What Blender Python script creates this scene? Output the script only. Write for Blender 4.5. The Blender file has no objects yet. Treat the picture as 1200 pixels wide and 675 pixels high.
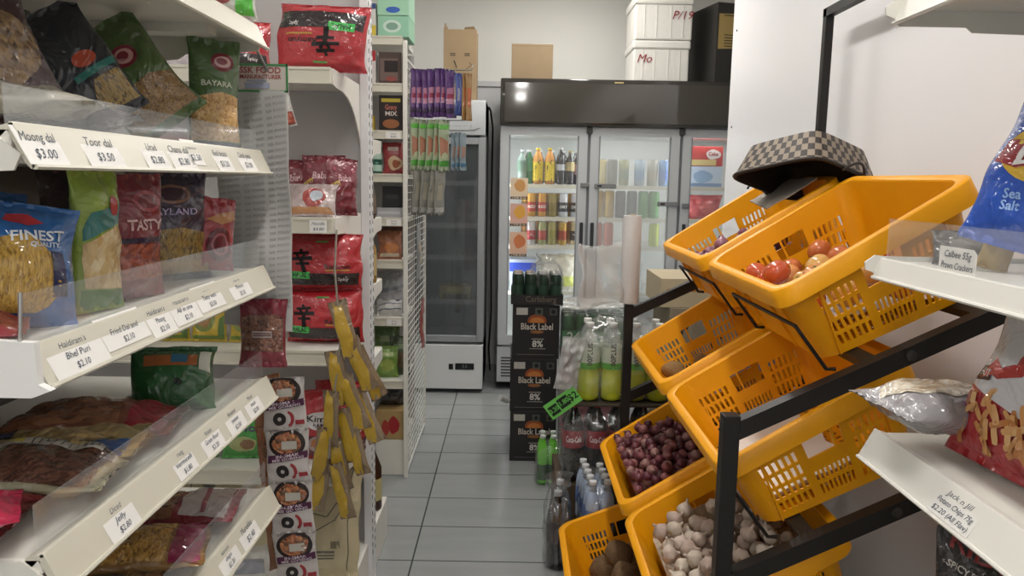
import bpy, bmesh, math, random
from mathutils import Vector, Matrix, Euler, noise
random.seed(7)
PI = math.pi
SC = bpy.context.scene
COL = SC.collection
R = math.radians

# ------------------------------------------------------------------ materials
_M = {}
def srgb(c):
    if isinstance(c, str):
        c = [int(c[i:i+2], 16)/255 for i in (0, 2, 4)]
    return tuple((v/12.92 if v <= .04045 else ((v+.055)/1.055)**2.4) for v in c) + (1,)

def mat(key, col, rough=.5, metal=0., spec=.5, trans=0., coat=0., bump=0., bscale=60., vary=0., vscale=8., emit=0., alpha=1., ior=1.45, bdist=.004):
    if key in _M: return _M[key]
    m = bpy.data.materials.new(key); m.use_nodes = True
    nt = m.node_tree; b = nt.nodes['Principled BSDF']; L = nt.links.new
    c = srgb(col)
    b.inputs['Base Color'].default_value = c
    b.inputs['Roughness'].default_value = rough
    b.inputs['Metallic'].default_value = metal
    b.inputs['Specular IOR Level'].default_value = spec
    b.inputs['Transmission Weight'].default_value = trans
    b.inputs['Coat Weight'].default_value = coat
    b.inputs['Coat Roughness'].default_value = .08
    b.inputs['IOR'].default_value = ior
    b.inputs['Alpha'].default_value = alpha
    if emit:
        b.inputs['Emission Color'].default_value = c
        b.inputs['Emission Strength'].default_value = emit
    tc = nt.nodes.new('ShaderNodeTexCoord')
    if vary:
        n = nt.nodes.new('ShaderNodeTexNoise'); n.inputs['Scale'].default_value = vscale; n.inputs['Detail'].default_value = 5
        L(tc.outputs['Object'], n.inputs['Vector'])
        mx = nt.nodes.new('ShaderNodeMix'); mx.data_type = 'RGBA'
        mx.inputs[6].default_value = tuple(v*(1-vary) for v in c[:3])+(1,)
        mx.inputs[7].default_value = tuple(min(1, v*(1+vary)) for v in c[:3])+(1,)
        L(n.outputs['Fac'], mx.inputs[0]); L(mx.outputs[2], b.inputs['Base Color'])
    if bump:
        n = nt.nodes.new('ShaderNodeTexNoise'); n.inputs['Scale'].default_value = bscale; n.inputs['Detail'].default_value = 4
        n.inputs['Distortion'].default_value = .6
        L(tc.outputs['Object'], n.inputs['Vector'])
        bp = nt.nodes.new('ShaderNodeBump'); bp.inputs['Strength'].default_value = bump; bp.inputs['Distance'].default_value = bdist
        L(n.outputs['Fac'], bp.inputs['Height']); L(bp.outputs['Normal'], b.inputs['Normal'])
        if coat: L(bp.outputs['Normal'], b.inputs['Coat Normal'])
    _M[key] = m
    return m

def crinkle(m, sc=15, dist=.022):       # the clear outer layer of a plastic packet: sharp little folds that catch the lamps
    nt = m.node_tree; b = nt.nodes['Principled BSDF']; L = nt.links.new
    tc = nt.nodes.new('ShaderNodeTexCoord')
    n = nt.nodes.new('ShaderNodeTexNoise'); n.inputs['Scale'].default_value = sc; n.inputs['Detail'].default_value = 1.2; n.inputs['Distortion'].default_value = 2.2
    L(tc.outputs['Object'], n.inputs['Vector'])
    r = nt.nodes.new('ShaderNodeMath'); r.operation = 'PINGPONG'; r.inputs[1].default_value = .16; L(n.outputs['Fac'], r.inputs[0])
    bp = nt.nodes.new('ShaderNodeBump'); bp.inputs['Strength'].default_value = 1; bp.inputs['Distance'].default_value = dist
    L(r.outputs[0], bp.inputs['Height']); L(bp.outputs['Normal'], b.inputs['Coat Normal'])
    b.inputs['Coat Weight'].default_value = 1.; b.inputs['Coat Roughness'].default_value = .10; b.inputs['Coat IOR'].default_value = 1.5
    return m
def film(col, rough=.28):            # shiny printed plastic film, crinkled
    k = 'film_%s' % col
    if k in _M: return _M[k]
    return crinkle(mat(k, col, .36, spec=.5, coat=1., bump=.8, bscale=26, bdist=.006))
def ink(col):
    return mat('ink_%s' % col, col, .4, spec=.35)
def pack_ink(col):
    k = 'pack_ink_%s' % col
    if k in _M: return _M[k]
    return crinkle(mat(k, col, .4, spec=.35))
def card(col):
    return mat('card_%s' % col, col, .75, spec=.25, vary=.08, vscale=14, bump=.08, bscale=120)

def grains(key, c1, c2, c3, scale=110, stretch=(1, 1, 1), rough=.35):     # beans, nuts, grains seen through clear film
    if key in _M: return _M[key]
    m = bpy.data.materials.new(key); m.use_nodes = True
    nt = m.node_tree; b = nt.nodes['Principled BSDF']; L = nt.links.new
    tc = nt.nodes.new('ShaderNodeTexCoord'); mp = nt.nodes.new('ShaderNodeMapping'); mp.inputs['Scale'].default_value = stretch
    L(tc.outputs['Object'], mp.inputs['Vector'])
    scale = scale*1.7
    v = nt.nodes.new('ShaderNodeTexVoronoi'); v.inputs['Scale'].default_value = scale
    L(mp.outputs['Vector'], v.inputs['Vector'])
    sp = nt.nodes.new('ShaderNodeSeparateColor'); L(v.outputs['Color'], sp.inputs[0])
    rp = nt.nodes.new('ShaderNodeValToRGB')
    e = rp.color_ramp.elements; e[0].color = srgb(c1); e[1].color = srgb(c3); e[0].position = .1; e[1].position = .9
    q = e.new(.5); q.color = srgb(c2)
    L(sp.outputs[0], rp.inputs['Fac']); L(rp.outputs['Color'], b.inputs['Base Color'])
    bp = nt.nodes.new('ShaderNodeBump'); bp.invert = True; bp.inputs['Strength'].default_value = .8; bp.inputs['Distance'].default_value = .5/scale
    L(v.outputs['Distance'], bp.inputs['Height']); L(bp.outputs['Normal'], b.inputs['Normal'])
    b.inputs['Roughness'].default_value = rough
    _M[key] = m
    return crinkle(m)

def glassy(key, col='ffffff', alpha=.15, rough=.05, bump=0., bscale=30., coat=0., base=.045):     # thin clear sheet: mostly see-through, a little sheen
    if key in _M: return _M[key]
    m = bpy.data.materials.new(key); m.use_nodes = True
    nt = m.node_tree; L = nt.links.new
    for n in list(nt.nodes):
        if n.type != 'OUTPUT_MATERIAL': nt.nodes.remove(n)
    out = [n for n in nt.nodes if n.type == 'OUTPUT_MATERIAL'][0]
    tr = nt.nodes.new('ShaderNodeBsdfTransparent')
    p = nt.nodes.new('ShaderNodeBsdfPrincipled'); p.inputs['Base Color'].default_value = srgb(col); p.inputs['Roughness'].default_value = rough
    p.inputs['Specular IOR Level'].default_value = .5; p.inputs['Coat Weight'].default_value = coat
    gl = nt.nodes.new('ShaderNodeBsdfGlossy'); gl.inputs['Roughness'].default_value = rough
    lw = nt.nodes.new('ShaderNodeLayerWeight'); lw.inputs['Blend'].default_value = .5
    pw = nt.nodes.new('ShaderNodeMath'); pw.operation = 'POWER'; pw.inputs[1].default_value = 4; L(lw.outputs['Facing'], pw.inputs[0])
    fr = nt.nodes.new('ShaderNodeMath'); fr.operation = 'MULTIPLY_ADD'; fr.inputs[1].default_value = .55; fr.inputs[2].default_value = base; L(pw.outputs[0], fr.inputs[0])
    a = nt.nodes.new('ShaderNodeMixShader'); a.inputs[0].default_value = alpha
    L(tr.outputs[0], a.inputs[1]); L(p.outputs[0], a.inputs[2])
    g = nt.nodes.new('ShaderNodeMixShader')
    L(fr.outputs[0], g.inputs[0]); L(a.outputs[0], g.inputs[1]); L(gl.outputs[0], g.inputs[2]); L(g.outputs[0], out.inputs[0])
    if bump:
        tc = nt.nodes.new('ShaderNodeTexCoord'); n = nt.nodes.new('ShaderNodeTexNoise'); n.inputs['Scale'].default_value = bscale; n.inputs['Detail'].default_value = 3
        L(tc.outputs['Object'], n.inputs['Vector'])
        bp = nt.nodes.new('ShaderNodeBump'); bp.inputs['Strength'].default_value = bump; bp.inputs['Distance'].default_value = .006
        L(n.outputs['Fac'], bp.inputs['Height'])
        for q in (p.inputs['Normal'], gl.inputs['Normal'], lw.inputs['Normal']): L(bp.outputs['Normal'], q)
    _M[key] = m
    return m

# ------------------------------------------------------------------ objects
def tag(o, label=None, cat=None, group=None, kind=None):
    if label: o['label'] = label
    if cat: o['category'] = cat
    if group: o['group'] = group
    if kind: o['kind'] = kind
    return o

def empty(name, label, cat, loc=(0, 0, 0), rot=(0, 0, 0), group=None):
    o = bpy.data.objects.new(name, None); COL.objects.link(o)
    o.location = loc; o.rotation_euler = rot; o.empty_display_size = .05
    return tag(o, label, cat, group)

def obj(name, bm, mats, parent=None, smooth=None, label=None):
    me = bpy.data.meshes.new(name); bm.to_mesh(me); bm.free()
    return objm(name, me, mats, parent, smooth, label)

def objm(name, me, mats, parent=None, smooth=None, label=None):
    if not isinstance(mats, (list, tuple)): mats = [mats]
    for m in mats: me.materials.append(m)
    if smooth is not None:
        me.polygons.foreach_set('use_smooth', [True]*len(me.polygons))
        if smooth < 180:
            me.set_sharp_from_angle(angle=R(smooth))
    o = bpy.data.objects.new(name, me); COL.objects.link(o)
    if parent: o.parent = parent
    if label: o['label'] = label
    return o

def struct(name, bm, mats, smooth=None):
    return tag(obj(name, bm, mats, None, smooth), kind='structure')

_kids = {}
def dup(root, loc=None, rot=None, label=None, group=None, scale=None):
    def cp(o, parent):
        c = o.copy(); COL.objects.link(c)
        if parent is not None:
            c.parent = parent; c.matrix_parent_inverse = o.matrix_parent_inverse.copy()
        for ch in o.children: cp(ch, c)
        return c
    r = cp(root, None)
    if loc is not None: r.location = loc
    if rot is not None: r.rotation_euler = rot
    if scale is not None: r.scale = (scale,)*3 if not isinstance(scale, tuple) else scale
    if label: r['label'] = label
    if group: r['group'] = group
    return r

# ------------------------------------------------------------------ shape builders
def BM(): return bmesh.new()

def quad(bm, pts, mi=0):
    f = bm.faces.new([bm.verts.new(p) for p in pts]); f.material_index = mi; return f

def box(bm, x0, x1, y0, y1, z0, z1, mi=0, M=None, bev=0.):
    t = bmesh.ops.create_cube(bm, size=1.)
    vs = t['verts']
    for v in vs:
        v.co = Vector((x0+(v.co.x+.5)*(x1-x0), y0+(v.co.y+.5)*(y1-y0), z0+(v.co.z+.5)*(z1-z0)))
    fs = set(f for v in vs for f in v.link_faces)
    for f in fs: f.material_index = mi
    if bev:
        es = set(e for v in vs for e in v.link_edges)
        g = bmesh.ops.bevel(bm, geom=list(es), offset=bev, segments=2, affect='EDGES', profile=.5)
        vs = list(set(list(g['verts'])+[v for v in vs if v.is_valid]))
        vs = list(set(v for v in vs if v.is_valid) | set(v for f in g['faces'] if f.is_valid for v in f.verts))
    if M is not None:
        for v in vs: v.co = M @ v.co
    return vs

def tube(bm, pts, r, n=8, mi=0, closed=False, caps=True):
    pts = [Vector(p) for p in pts]
    rings = []
    m = len(pts)
    prev = None
    for i, p in enumerate(pts):
        if closed: d = pts[(i+1) % m]-pts[i-1]
        else: d = pts[min(i+1, m-1)]-pts[max(i-1, 0)]
        d.normalize()
        if prev is None:
            a = Vector((0, 0, 1)) if abs(d.z) < .9 else Vector((1, 0, 0))
            s = d.cross(a).normalized()
        else:
            s = (prev - d*prev.dot(d)).normalized()
        prev = s
        t = d.cross(s)
        rr = r[i] if isinstance(r, (list, tuple)) else r
        rings.append([bm.verts.new(p+(s*math.cos(2*PI*k/n)+t*math.sin(2*PI*k/n))*rr) for k in range(n)])
    for i in range(m if closed else m-1):
        a, b = rings[i], rings[(i+1) % m]
        for k in range(n):
            f = bm.faces.new((a[k], a[(k+1) % n], b[(k+1) % n], b[k])); f.material_index = mi
    if caps and not closed:
        for q, rev in ((rings[0], True), (rings[-1], False)):
            f = bm.faces.new(q[::-1] if rev else q); f.material_index = mi

def bar(bm, p0, p1, w, h, mi=0, up=(0, 0, 1)):        # rectangular bar from p0 to p1
    p0 = Vector(p0); p1 = Vector(p1); d = (p1-p0); L = d.length; d.normalize()
    u = Vector(up)
    if abs(d.dot(u)) > .95: u = Vector((0, 1, 0))
    s = d.cross(u).normalized(); t = s.cross(d)
    M = Matrix.Translation(p0) @ Matrix((s, d, t)).transposed().to_4x4()
    return box(bm, -w/2, w/2, 0, L, -h/2, h/2, mi, M)

def lathe(bm, prof, n=16, c=(0, 0, 0), mi=0, M=None):    # prof: [(r,z) or (r,z,mi)]
    rings = []
    for q in prof:
        r, z = q[0], q[1]
        if r < 1e-6:
            v = bm.verts.new((c[0], c[1], c[2]+z)); rings.append([v])
        else:
            rings.append([bm.verts.new((c[0]+r*math.cos(2*PI*k/n), c[1]+r*math.sin(2*PI*k/n), c[2]+z)) for k in range(n)])
    for i in range(len(rings)-1):
        a, b = rings[i], rings[i+1]
        m = prof[i][2] if len(prof[i]) > 2 else mi
        for k in range(n):
            k2 = (k+1) % n
            if len(a) == 1 and len(b) == 1: continue
            if len(a) == 1: f = bm.faces.new((a[0], b[k2], b[k]))
            elif len(b) == 1: f = bm.faces.new((a[k], a[k2], b[0]))
            else: f = bm.faces.new((a[k], a[k2], b[k2], b[k]))
            f.material_index = m
    if M is not None:
        for rg in rings:
            for v in rg: v.co = M @ v.co

def prism(bm, poly, f0, f1, mi=0):       # poly 2D points; f0/f1 map (a,b)->3D for both ends
    A = [bm.verts.new(f0(*p)) for p in poly]; B = [bm.verts.new(f1(*p)) for p in poly]
    n = len(poly)
    fs = [bm.faces.new(A[::-1]), bm.faces.new(B)]
    for k in range(n): fs.append(bm.faces.new((A[k], A[(k+1) % n], B[(k+1) % n], B[k])))
    for f in fs: f.material_index = mi

def fixn(bm): bmesh.ops.recalc_face_normals(bm, faces=bm.faces)

# text as flat mesh: cached list of verts (x,y) and faces; centred; cap height about 1
_TX = {}
def text2d(s, bold=False, shear=0.):
    k = (s, bold, shear)
    if k in _TX: return _TX[k]
    cu = bpy.data.curves.new('t', 'FONT'); cu.body = s; cu.align_x = 'CENTER'; cu.align_y = 'CENTER'; cu.size = 1.4
    cu.resolution_u = 2; cu.shear = shear
    cu.space_line = .85
    if bold: cu.offset = .028
    o = bpy.data.objects.new('t', cu); COL.objects.link(o)
    dg = bpy.context.evaluated_depsgraph_get(); dg.update()
    me = bpy.data.meshes.new_from_object(o.evaluated_get(dg))
    vs = [(v.co.x, v.co.y) for v in me.vertices]; fs = [tuple(p.vertices) for p in me.polygons]
    bpy.data.objects.remove(o); bpy.data.curves.remove(cu); bpy.data.meshes.remove(me)
    _TX[k] = (vs, fs)
    return vs, fs

def text_into(bm, s, f, size, mi=0, bold=False, shear=0., angle=0., fit=None, sx=1.):     # f maps (x,y) metres about the text's centre to a 3D point
    vs, fs = text2d(s, bold, shear)
    if not vs: return
    if fit:
        wd = max(v[0] for v in vs)-min(v[0] for v in vs)
        sx = fit/(wd*size)
    c, sn = math.cos(angle), math.sin(angle)
    V = [bm.verts.new(f((x*sx*c-y*sn)*size, (x*sx*sn+y*c)*size)) for x, y in vs]
    for q in fs:
        try:
            g = bm.faces.new([V[i] for i in q]); g.material_index = mi
        except ValueError: pass

def ngon2d(kind, *a):
    if kind == 'rect':
        cx, cy, w, h = a; return [(cx-w/2, cy-h/2), (cx+w/2, cy-h/2), (cx+w/2, cy+h/2), (cx-w/2, cy+h/2)]
    if kind == 'ell':
        cx, cy, w, h = a; return [(cx+w/2*math.cos(2*PI*k/28), cy+h/2*math.sin(2*PI*k/28)) for k in range(28)]
    if kind == 'blob':
        cx, cy, w, h, sd = a
        return [(cx+w/2*math.cos(2*PI*k/22)*(1+.22*noise.noise((math.cos(2*PI*k/22)*1.5+sd, math.sin(2*PI*k/22)*1.5, sd))),
                 cy+h/2*math.sin(2*PI*k/22)*(1+.22*noise.noise((math.cos(2*PI*k/22)*1.5, math.sin(2*PI*k/22)*1.5+sd, sd+5)))) for k in range(22)]
    return list(a[0])

# the sign xin, drawn with tapered brush strokes (x,y in -.5...5)
XIN = [((-.02, .5), (.03, .36), .05, .07), ((-.33, .31), (.34, .36), .05, .06), ((-.17, .27), (-.10, .15), .05, .06), ((.18, .28), (.09, .13), .06, .05),
       ((-.5, .07), (.5, .14), .06, .08), ((-.3, -.13), (.32, -.09), .05, .06), ((.0, .14), (.01, -.5), .08, .1)]

# ------------------------------------------------------------------ bags
class Bag:
    """A soft packet standing on its base: width along x, height along z, front towards -y."""
    def __init__(s, w, h, d, seal=(.06, .06), fat=.5, pinch=.08, amp=.004, seed=0, heavy=.25, p=2.4, back=1., nx=22, nz=30, fs=1.0):
        s.w, s.h, s.d, s.seal, s.fat, s.pinch, s.amp, s.seed, s.heavy, s.p, s.back = w, h, d, seal, fat, pinch, amp, seed, heavy, p, back
        s.nx, s.nz = nx, nz; s.fs = fs
    def prof(s, t):
        a, b = s.seal
        q = (t-a)/(1-a-b)
        if q <= 0 or q >= 1: return 0.
        return min(1., (4*q*(1-q)))**s.fat*(1+s.heavy*(.5-q))
    def __call__(s, u, t, lift=0., side=-1):        # u -.5...5, t 0..1
        b = s.prof(t)
        e = abs(2*u)
        a = max(0., 1-e**s.p)**.62
        k = 6.5/max(s.w, .08)*.12*s.fs
        n = noise.noise((u*s.w*34*s.fs+s.seed*3.1, t*s.h*34*s.fs, s.seed+side*2.3))
        n2 = noise.noise((u*s.w*80*s.fs+s.seed, t*s.h*60*s.fs+7, s.seed*1.7+side))
        edge = .020*noise.noise((t*s.h*15, s.seed, math.copysign(3, u)))*math.copysign(1, u)*e
        x = u*s.w*(1-s.pinch*b)+edge*s.w*1.2
        y = s.d/2*a*b*(1 if side < 0 else s.back)
        y += (s.amp*n+s.amp*.45*n2)*(min(1, a*2)*(.25+.75*min(1., b*2)))
        y += s.amp*(.9*abs(noise.noise((u*s.w*45*s.fs+s.seed*2, t*s.h*22*s.fs+s.seed, side*1.3+5)))-.25)*(min(1, a*2)*(.25+.75*min(1., b*2)))
        rim_ = max(0., 1-min(abs(t-s.seal[0]*.8), abs(t-1+s.seal[1]*.8))/.16)
        y += .0028*rim_*math.sin(u*s.w*260+s.seed+2*noise.noise((u*9, s.seed, t*3)))*min(1, a*2)
        wav = .5*s.amp*noise.noise((u*s.w*25, s.seed+9, t*9))*(1-min(1, b*2))
        top = t*s.h*(1-.02*b)+.022*s.h*noise.noise((u*3.5, s.seed*1.9, 4))*max(0, t-.75)*4*(1-.5*b)
        x += s.w*.05*noise.noise((t*1.8, s.seed*2.7, 8))*min(1, t*3)
        yy = (-y if side < 0 else y)+.05*s.h*noise.noise((t*1.7, s.seed*1.3, 6))*min(1, t*3)
        return Vector((x, yy+wav+side*lift, top))
    def body(s):
        bm = BM(); nx, nz = s.nx, s.nz
        # parameter lines are closer near the sides
        U = [.5*math.sin(PI*(i/nx-.5)) for i in range(nx+1)]
        T = [j/nz for j in range(nz+1)]
        F = [[bm.verts.new(s(u, t)) for u in U] for t in T]
        B = [[bm.verts.new(s(u, t, .0004, 1)) if 0 < i < nx else F[j][i] for i, u in enumerate(U)] for j, t in enumerate(T)]
        for j in range(nz):
            for i in range(nx):
                bm.faces.new((F[j][i], F[j][i+1], F[j+1][i+1], F[j+1][i]))
                try: bm.faces.new((B[j][i+1], B[j][i], B[j+1][i], B[j+1][i+1]))
                except ValueError: pass
        for j in (0, nz):
            for i in range(nx):
                try: bm.faces.new((F[j][i], B[j][i], B[j][i+1], F[j][i+1])) if 0 < i < nx-1 else bm.faces.new([v for v in dict.fromkeys((F[j][i], B[j][i], B[j][i+1], F[j][i+1]))])
                except ValueError: pass
        s.U, s.T = U, T
        return bm
    def decal(s, bm, poly_or_text, mi=0, lift=.0008, side=-1, text=None):
        """poly in (u*w, t*h) metres, or text dict; cut along the body grid and laid on the surface."""
        t = BM()
        if text:
            text_into(t, text['s'], lambda x, y: Vector((text['x']+x, text['y']+y, 0)), text['size'], 0, text.get('bold', False), text.get('shear', 0), text.get('ang', 0), text.get('fit'))
        else:
            try: t.faces.new([t.verts.new((x, y, 0)) for x, y in poly_or_text])
            except ValueError: t.free(); return
        xs = [v.co.x for v in t.verts]; ys = [v.co.y for v in t.verts]
        if not xs: t.free(); return
        step = 2 if text else 1
        for u in s.U[1:-1:step]:
            if min(xs) < u*s.w < max(xs):
                bmesh.ops.bisect_plane(t, geom=t.verts[:]+t.edges[:]+t.faces[:], plane_co=(u*s.w, 0, 0), plane_no=(1, 0, 0), dist=1e-6)
        for q in s.T[1:-1:step]:
            if min(ys) < q*s.h < max(ys):
                bmesh.ops.bisect_plane(t, geom=t.verts[:]+t.edges[:]+t.faces[:], plane_co=(0, q*s.h, 0), plane_no=(0, 1, 0), dist=1e-6)
        mp = {}
        for v in t.verts:
            u = max(-.5, min(.5, v.co.x/s.w)); q = max(0, min(1, v.co.y/s.h))
            mp[v] = bm.verts.new(s(u, q, lift, side))
        for f in t.faces:
            vs = [mp[v] for v in f.verts]
            try: g = bm.faces.new(vs if side < 0 else vs[::-1]); g.material_index = mi; g.smooth = True
            except ValueError: pass
        t.free()

def make_bag(name, label, cat, bag, colour, feats=(), loc=(0, 0, 0), rot=(0, 0, 0), group=None, body_name='pouch', seal_mat=None, bmat=None):
    """feats: (part_name, kind, args, colour or material, lift). kind: rect ell blob poly text xin; lengths as fractions of w and h."""
    root = empty(name, label, cat, loc, rot, group)
    m = bmat or film(colour)
    obj(body_name, bag.body(), m, root, 180)
    parts = {}
    for ft in feats:
        pn, kind, a, c = ft[:4]; lift = ft[4] if len(ft) > 4 else .001
        parts.setdefault(pn, []).append((kind, a, c, lift))
    w, h = bag.w, bag.h
    for pn, L in parts.items():
        bm = BM(); mats = []
        for kind, a, c, lift in L:
            mm = c if not isinstance(c, str) else pack_ink(c)
            if mm not in mats: mats.append(mm)
            mi = mats.index(mm)
            if kind == 'text':
                sx, x, y, size = a[:4]; ex = a[4] if len(a) > 4 else {}
                d = dict(s=sx, x=x*w, y=y*h, size=size*h); d.update(ex)
                if 'fit' in d and d['fit']: d['fit'] *= w
                bag.decal(bm, None, mi, lift, text=d)
            elif kind == 'xin':
                x, y, size = a
                for p, q, wa, wb in XIN:
                    dx, dy = q[0]-p[0], q[1]-p[1]; l = math.hypot(dx, dy); nx_, ny_ = -dy/l, dx/l
                    fl = -1 if len(ft) > 5 else 1
                    P4 = [(p[0]+nx_*wa, p[1]+ny_*wa), (p[0]-nx_*wa, p[1]-ny_*wa), (q[0]-nx_*wb, q[1]-ny_*wb), (q[0]+nx_*wb, q[1]+ny_*wb)]
                    bag.decal(bm, [(x*w+px*size, y*h+py*size) for px, py in P4], mi, lift)
            else:
                if kind == 'poly': pts = [(px*w, py*h) for px, py in a]
                elif kind == 'blob': pts = ngon2d('blob', a[0]*w, a[1]*h, a[2]*w, a[3]*h, a[4])
                else: pts = ngon2d(kind, a[0]*w, a[1]*h, a[2]*w, a[3]*h)
                bag.decal(bm, pts, mi, lift)
        obj(pn, bm, mats, root)
    return root
# ------------------------------------------------------------------ camera
cam = bpy.data.cameras.new('camera'); cam.sensor_width = 36; cam.lens = 27.0; cam.clip_start = .02
co = bpy.data.objects.new('camera', cam); COL.objects.link(co)
pitch = math.atan((337.5-211)/900)
co.matrix_world = Matrix.Translation((0, 0, 1.48)) @ Matrix.Rotation(PI/2-pitch, 4, 'X') @ Matrix.Rotation(R(1.0), 4, 'Z')
SC.camera = co
vs = SC.view_settings
SC.display_settings.display_device = 'sRGB'
vs.view_transform = 'Standard'; vs.look = 'None'; vs.gamma = 1; vs.use_curve_mapping = False
vs.exposure = 0.22
SC.cycles.use_denoising = True
SC.cycles.max_bounces = 10; SC.cycles.transparent_max_bounces = 24; SC.cycles.diffuse_bounces = 5
SC.cycles.sample_clamp_indirect = 6

# ------------------------------------------------------------------ room shell
def tile_floor():
    m = bpy.data.materials.new('floor_tiles'); m.use_nodes = True
    nt = m.node_tree; b = nt.nodes['Principled BSDF']; L = nt.links.new
    tc = nt.nodes.new('ShaderNodeTexCoord'); mp = nt.nodes.new('ShaderNodeMapping')
    mp.inputs['Location'].default_value = (.371-.0, -.126, 0)
    L(tc.outputs['Object'], mp.inputs['Vector'])
    br = nt.nodes.new('ShaderNodeTexBrick'); br.offset = 0; br.squash = 1
    br.inputs['Scale'].default_value = 1; br.inputs['Brick Width'].default_value = .6; br.inputs['Row Height'].default_value = .3
    br.inputs['Mortar Size'].default_value = .0035; br.inputs['Mortar Smooth'].default_value = .1
    br.inputs['Color1'].default_value = srgb('9c9f9f'); br.inputs['Color2'].default_value = srgb('949898'); br.inputs['Mortar'].default_value = srgb('44484a')
    L(mp.outputs['Vector'], br.inputs['Vector'])
    n = nt.nodes.new('ShaderNodeTexNoise'); n.inputs['Scale'].default_value = 5; n.inputs['Detail'].default_value = 6
    mp2 = nt.nodes.new('ShaderNodeMapping'); mp2.inputs['Scale'].default_value = (.5, 2.2, 1)
    L(tc.outputs['Object'], mp2.inputs['Vector']); L(mp2.outputs['Vector'], n.inputs['Vector'])
    mx = nt.nodes.new('ShaderNodeMix'); mx.data_type = 'RGBA'; mx.blend_type = 'MULTIPLY'; mx.inputs[0].default_value = .22
    L(br.outputs['Color'], mx.inputs[6]); L(n.outputs['Fac'], mx.inputs[7])
    L(mx.outputs[2], b.inputs['Base Color'])
    rr = nt.nodes.new('ShaderNodeMapRange'); rr.inputs[3].default_value = .16; rr.inputs[4].default_value = .30
    L(n.outputs['Fac'], rr.inputs[0]); L(rr.outputs[0], b.inputs['Roughness'])
    bp = nt.nodes.new('ShaderNodeBump'); bp.invert = True; bp.inputs['Strength'].default_value = .4; bp.inputs['Distance'].default_value = .002
    L(br.outputs['Fac'], bp.inputs['Height']); L(bp.outputs['Normal'], b.inputs['Normal'])
    return m

XL, XR, Y0, Y1, ZC = -2.6, 2.6, -6.5, 6.1, 3.1
WALL = mat('painted_wall', 'dcdbd9', .6, vary=.03, vscale=2)
bm = BM(); box(bm, XL-.2, XR+.2, Y0-.2, Y1+.2, -.1, 0); struct('floor', bm, tile_floor())
bm = BM(); box(bm, XL-.2, XR+.2, Y0-.2, Y1+.2, ZC, ZC+.1); struct('ceiling', bm, mat('ceiling_paint', 'e4e4e2', .8))
bm = BM(); box(bm, XL-.2, XR+.2, Y1, Y1+.15, 0, ZC); struct('wall_back', bm, mat('back_wall_paint', 'd3d2cc', .6, vary=.03, vscale=2))
bm = BM(); box(bm, XL-.15, XL, Y0, Y1, 0, ZC); struct('wall_left', bm, WALL)
bm = BM(); box(bm, XL-.2, XR+.2, Y0-.15, Y0, 0, ZC); struct('wall_front', bm, WALL)
bm = BM()
box(bm, 1.235, 1.32, Y0, 4.54, 0, ZC); box(bm, 1.3205, XR, 4.45, 4.54, 0, ZC, 0)
struct('wall_right', bm, mat('white_panel', 'e9e8ea', .32, vary=.02, vscale=1.5))
bm = BM(); box(bm, XR, XR+.15, 4.4, Y1, 0, ZC); struct('wall_recess', bm, WALL)
bm = BM()
box(bm, XL, XR, Y1-.035, Y1-.001, 2.19, 2.23); box(bm, XL, XR, Y1-.02, Y1-.001, 0, 2.19)
struct('trim_1', bm, mat('grey_trim', 'b9babb', .5))

# ------------------------------------------------------------------ ceiling lights
LAMP = mat('tube_glow', 'fff8ee', emit=9)
def ceiling_tube(x, y, L, label):
    t = empty('ceiling_light', label, 'light', (x, y, ZC), group='twin tube ceiling lights')
    bm = BM(); box(bm, -.09, .09, -L/2, L/2, -.05, 0, bev=.008); obj('housing', bm, mat('lamp_white', 'eeeeee', .4), t)
    for s in (-.045, .045):
        bm = BM(); tube(bm, [(s, -L/2+.03, -.075), (s, L/2-.03, -.075)], .014, 8); obj('tube', bm, LAMP, t, 60)
def area(x, y, z, sx, sy, w, rx=0, ry=0, rz=0, col=(1, .97, .93)):
    l = bpy.data.lights.new('lamp', 'AREA'); l.shape = 'RECTANGLE'; l.size = sx; l.size_y = sy; l.energy = w; l.color = col
    o = bpy.data.objects.new('lamp', l); COL.objects.link(o); o.location = (x, y, z); o.rotation_euler = (rx, ry, rz)
    return o
for i, (x, y, p) in enumerate(((.1, .3, 16), (.1, 2.5, 17), (.35, 4.75, 21), (-1.6, .8, 6), (-1.6, 4.4, 9), (.1, -1.9, 17), (.1, -4.0, 17), (-1.6, -2.6, 14), (-1.6, -5.0, 14))):
    ceiling_tube(x, y, 1.2, 'white twin tube ceiling light over the shop floor')
    area(x, y, ZC-.1, .16, 1.2, p)
w = bpy.data.worlds.new('world'); SC.world = w; w.use_nodes = True
w.node_tree.nodes['Background'].inputs[0].default_value = (.9, .95, 1, 1); w.node_tree.nodes['Background'].inputs[1].default_value = .10
# ------------------------------------------------------------------ produce rack
T = R(26); CT, ST = math.cos(T), math.sin(T)
BLK = mat('black_steel', '1d1a19', .45, spec=.4, vary=.15, vscale=20)
ROWS = [(.84, 1.185), (.74, .806), (.635, .419), (.46, .088)]
TIL = [T, T, T, R(15)]      # crate base centres (x, z)
CRH = .22
rack = empty('produce_rack', 'black steel tilted-tier rack holding the yellow crates of vegetables', 'rack', (.8, 2.22, 0))
def rk(name, bm, **k):
    o = obj(name, bm, BLK, rack, **k); o.matrix_parent_inverse = Matrix.Translation((-.8, -2.22, 0)); return o
YN, YF = 1.52, 2.92
for y in (YN, YF):
    bm = BM(); box(bm, .434, .468, y-.017, y+.017, 0.02, 1.014, bev=.002); rk('front_post', bm)
    bm = BM(); box(bm, 1.125, 1.155, y-.016, y+.016, 0.02, 2.12, bev=.002); rk('rear_post', bm)
    bm = BM(); bar(bm, (.2, y+.0, .012), (1.17, y, .012), .03, .024); rk('foot', bm)
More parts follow.
